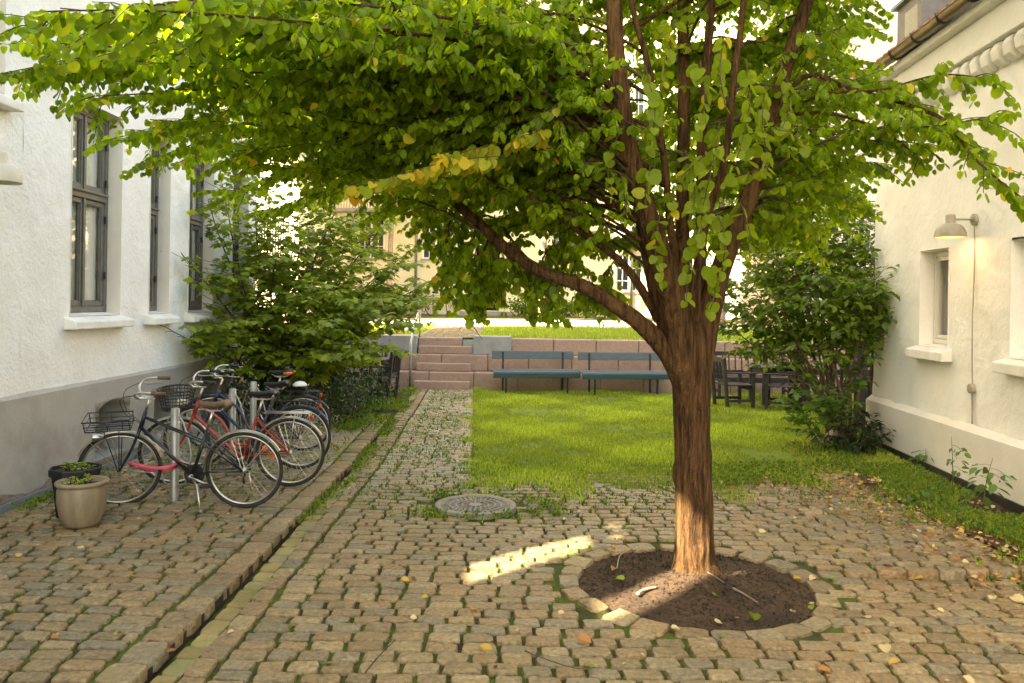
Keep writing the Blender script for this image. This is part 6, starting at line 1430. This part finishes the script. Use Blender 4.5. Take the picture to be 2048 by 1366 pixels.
# ================================================================== SMALL THINGS ON THE GROUND
LCOL = [((.55, .36, .06), 'yellow'), ((.62, .50, .26), 'pale'), ((.42, .20, .06), 'orange brown'), ((.20, .10, .05), 'brown'), ((.22, .30, .03), 'green')]
LME = []
for (c, nm) in LCOL:
    for k in range(3):
        V = LEAF_ROUND[0].copy(); V[:, 1] -= .45; V[:, 2] = V[:, 2] * random.uniform(1, 3.5) + .15 * V[:, 0] ** 2 * random.uniform(-1, 2)
        me = bpy.data.meshes.new('fallen_leaf'); me.from_pydata(V.tolist(), [], LEAF_ROUND[1].tolist()); set_tint(me, np.tile(np.array(c) * random.uniform(.85, 1.1), (len(V), 1))); me.materials.append(MT['dryleaf']); LME.append((me, nm))
spots = [(812, 1163, 0, .09), (850, 1196, 0, .07), (948, 1222, 0, .08), (1122, 1230, 1, .06), (970, 1300, 0, .11), (1168, 1282, 2, .13), (1176, 1335, 4, .10), (1228, 1140, 2, .09), (1240, 1162, 4, .10), (1432, 1200, 4, .09), (1508, 1236, 4, .13), (1470, 1238, 2, .09), (1438, 1248, 1, .09), (1352, 1262, 1, .10), (1594, 1160, 0, .09), (1622, 1210, 1, .06), (1586, 1226, 1, .06),
  (1700, 1300, 0, .10), (1770, 1297, 1, .11), (1788, 1325, 0, .09), (1650, 1345, 2, .11), (1640, 1338, 2, .08), (1895, 1190, 1, .08), (1985, 1195, 1, .09), (2035, 1200, 1, .14), (2018, 1302, 1, .11), (1880, 1222, 1, .07), (2010, 1358, 1, .12), (1935, 1362, 1, .12), (1690, 1150, 0, .08), (1665, 1158, 4, .07), (1838, 1155, 0, .09), (1990, 1158, 2, .10), (1930, 1140, 1, .07), (1775, 1143, 3, .10), (1525, 1066, 1, .10), (1920, 1090, 1, .08), (1620, 1048, 2, .07), (1228, 1097, 0, .07), (1010, 1128, 0, .05), (1190, 1020, 2, .06)]
FL = {}
for i, (px, py, ci, s) in enumerate(spots):
    p = gnd(px, py); z = float(relief(p.x, p.y)) + .010
    if (p - PIT).length < PIT_R + .1: z = .012 + .05 * math.exp(-((p - PIT).length / .33) ** 2)
    me, nm = LME[ci * 3 + i % 3]; o = bpy.data.objects.new('fallen_leaf', me); s *= .62
    M = Matrix.Translation((p.x, p.y, z)) @ Matrix.Rotation(random.uniform(0, 6.28), 4, 'Z') @ Matrix.Rotation(random.gauss(0, .25), 4, 'X') @ Matrix.Rotation(random.gauss(0, .2), 4, 'Y') @ Matrix.Diagonal((s, s, s, 1))
    link(o, None, M); where = 'tree ring soil' if (p - PIT).length < PIT_R + .02 else 'cobbles'
    FL.setdefault((nm, where), []).append((px, o))
ORD = ['first', 'second', 'third', 'fourth', 'fifth', 'sixth', 'seventh', 'eighth', 'ninth', 'tenth', 'eleventh', 'twelfth', 'thirteenth', 'fourteenth', 'fifteenth', 'sixteenth']
for (nm, where), lst in FL.items():
    lst.sort(key=lambda q: q[0])
    for k, (px, o) in enumerate(lst):
        if len(lst) == 1: lab = f'only large {nm} fallen leaf on the {where}'
        elif k == 0: lab = f'leftmost of the large {nm} fallen leaves on the {where}'
        elif k == len(lst) - 1: lab = f'rightmost of the large {nm} fallen leaves on the {where}'
        else: lab = f'{ORD[k]} from the left of the large {nm} fallen leaves on the {where}'
        tag(o, lab, 'leaf', f'large {nm} fallen leaves on the {where}')
# dense litter along the house strip and lawn edge
n = 1500; P = np.stack([rng.normal(3.9, .5, n), rng.uniform(5.4, 9.6, n)], 1)
P = np.concatenate([P, np.stack([rng.normal(2.9, .9, 420), rng.normal(8.5, .45, 420)], 1), np.stack([rng.uniform(-4.1, 3.6, 160), rng.uniform(4, 8.3, 160)], 1), np.stack([rng.uniform(-.4, 6, 260), rng.uniform(8.4, 16.5, 260)], 1)])
P = P[(5.07 - P[:, 0] + .0706 * (P[:, 1] - 11.2)) > .2]; P = P[((P[:, 0] - PIT.x) ** 2 + (P[:, 1] - PIT.y) ** 2 > .9) | (rng.random(len(P)) < .5)]; n = len(P); L = Leaves()
z = relief(P[:, 0], P[:, 1]) + np.where(P[:, 0] < -1.95, SIDE_Z, 0) + rng.uniform(.006, .035, n) * np.where(P[:, 0] > 2.5, 1, .4)
cc = np.array([c for c, _ in LCOL])[rng.choice(5, n, p=[.18, .22, .25, .30, .05])] * rng.uniform(.7, 1.1, (n, 1))
L.add(np.stack([P[:, 0], P[:, 1], z], 1), np.stack([rng.normal(0, 1, n), rng.normal(0, 1, n), rng.normal(0, .2, n)], 1), rng.normal(0, .3, (n, 3)) + np.array([0, 0, 1]), rng.uniform(.02, .05, n), cc)
LI = empty('leaf_litter', (4, 7, 0)); LI["kind"] = 'stuff'; tag(LI, 'brown and yellow leaf litter along the cream house and lawn edge', 'leaf litter'); grow(L, LEAF_ROUND, MT['dryleaf'], LI, 0, mass='litter')
# twigs and a surface root
def twig_on(pts, r_, label, name='fallen_twig', m=None, lift=.012):
    P = []
    for (x, y) in pts:
        p = gnd(x, y); d = (p - PIT).length; z = (.012 + .05 * math.exp(-(d / .33) ** 2) if d < PIT_R else float(relief(p.x, p.y)) + .012); P.append(Vector((p.x, p.y, z + lift)))
    mb = MB(); mb.tube(catmull(P, 14), list(np.linspace(r_, r_ * .5, 15)), 6); o = mb.build(name, m or MT['twig'], None, True); tag(o, label, 'twig' if name != 'tree_root' else 'root')
twig_on([(1234, 1146), (1240, 1120), (1262, 1106), (1274, 1102)], .004, 'thin curved pale twig standing on the soil left of the trunk', m=MT['steel'], lift=.02)
twig_on([(1410, 1162), (1435, 1175), (1448, 1182)], .005, 'straight short twig on the soil before the trunk', m=MT['barkfar'])
twig_on([(1465, 1190), (1490, 1200), (1515, 1214)], .009, 'thick tan stick on the soil right of the trunk', m=MT['barkfar'])
twig_on([(1275, 1192), (1285, 1186), (1300, 1183), (1312, 1182)], .014, 'pale curved surface root lit by the sun streak', 'tree_root', MT['barkfar'], -.004)
twig_on([(730, 1352), (760, 1318), (790, 1290)], .005, 'long thin dark twig lying across the near cobbles')
twig_on([(1050, 1310), (1090, 1326), (1150, 1345), (1180, 1340)], .004, 'thin twig across the cobbles with a green leaf at its end')
twig_on([(1190, 1155), (1215, 1160), (1225, 1165)], .004, 'short twig crossing the edge of the tree ring')

# crumbs and pebbles on the soil of the ring
nC = 1600; a = rng.uniform(0, 6.28, nC); rr_ = (PIT_R + .03) * np.sqrt(rng.random(nC)); sz = rng.uniform(.002, .006, nC)
X0, Y0 = PIT.x + rr_ * np.cos(a), PIT.y + rr_ * np.sin(a); z0 = .07 * np.exp(-(rr_ / .33) ** 2) - .006 - .02 * (rr_ / .87) ** 3
T4 = np.array([(1, 1, 1), (-1, -1, 1), (-1, 1, -1), (1, -1, -1)], float); VV = np.stack([X0, Y0, z0], 1)[:, None] + (T4[None] + rng.normal(0, .4, (nC, 4, 3))) * sz[:, None, None]
FF = np.array([(0, 1, 2), (0, 3, 1), (0, 2, 3), (1, 3, 2)])[None] + (np.arange(nC) * 4)[:, None, None]
o = bulk('soil_crumbs', VV.reshape(-1, 3), FF.reshape(-1, 3), MT['soil'], pit); o["kind"] = 'stuff'
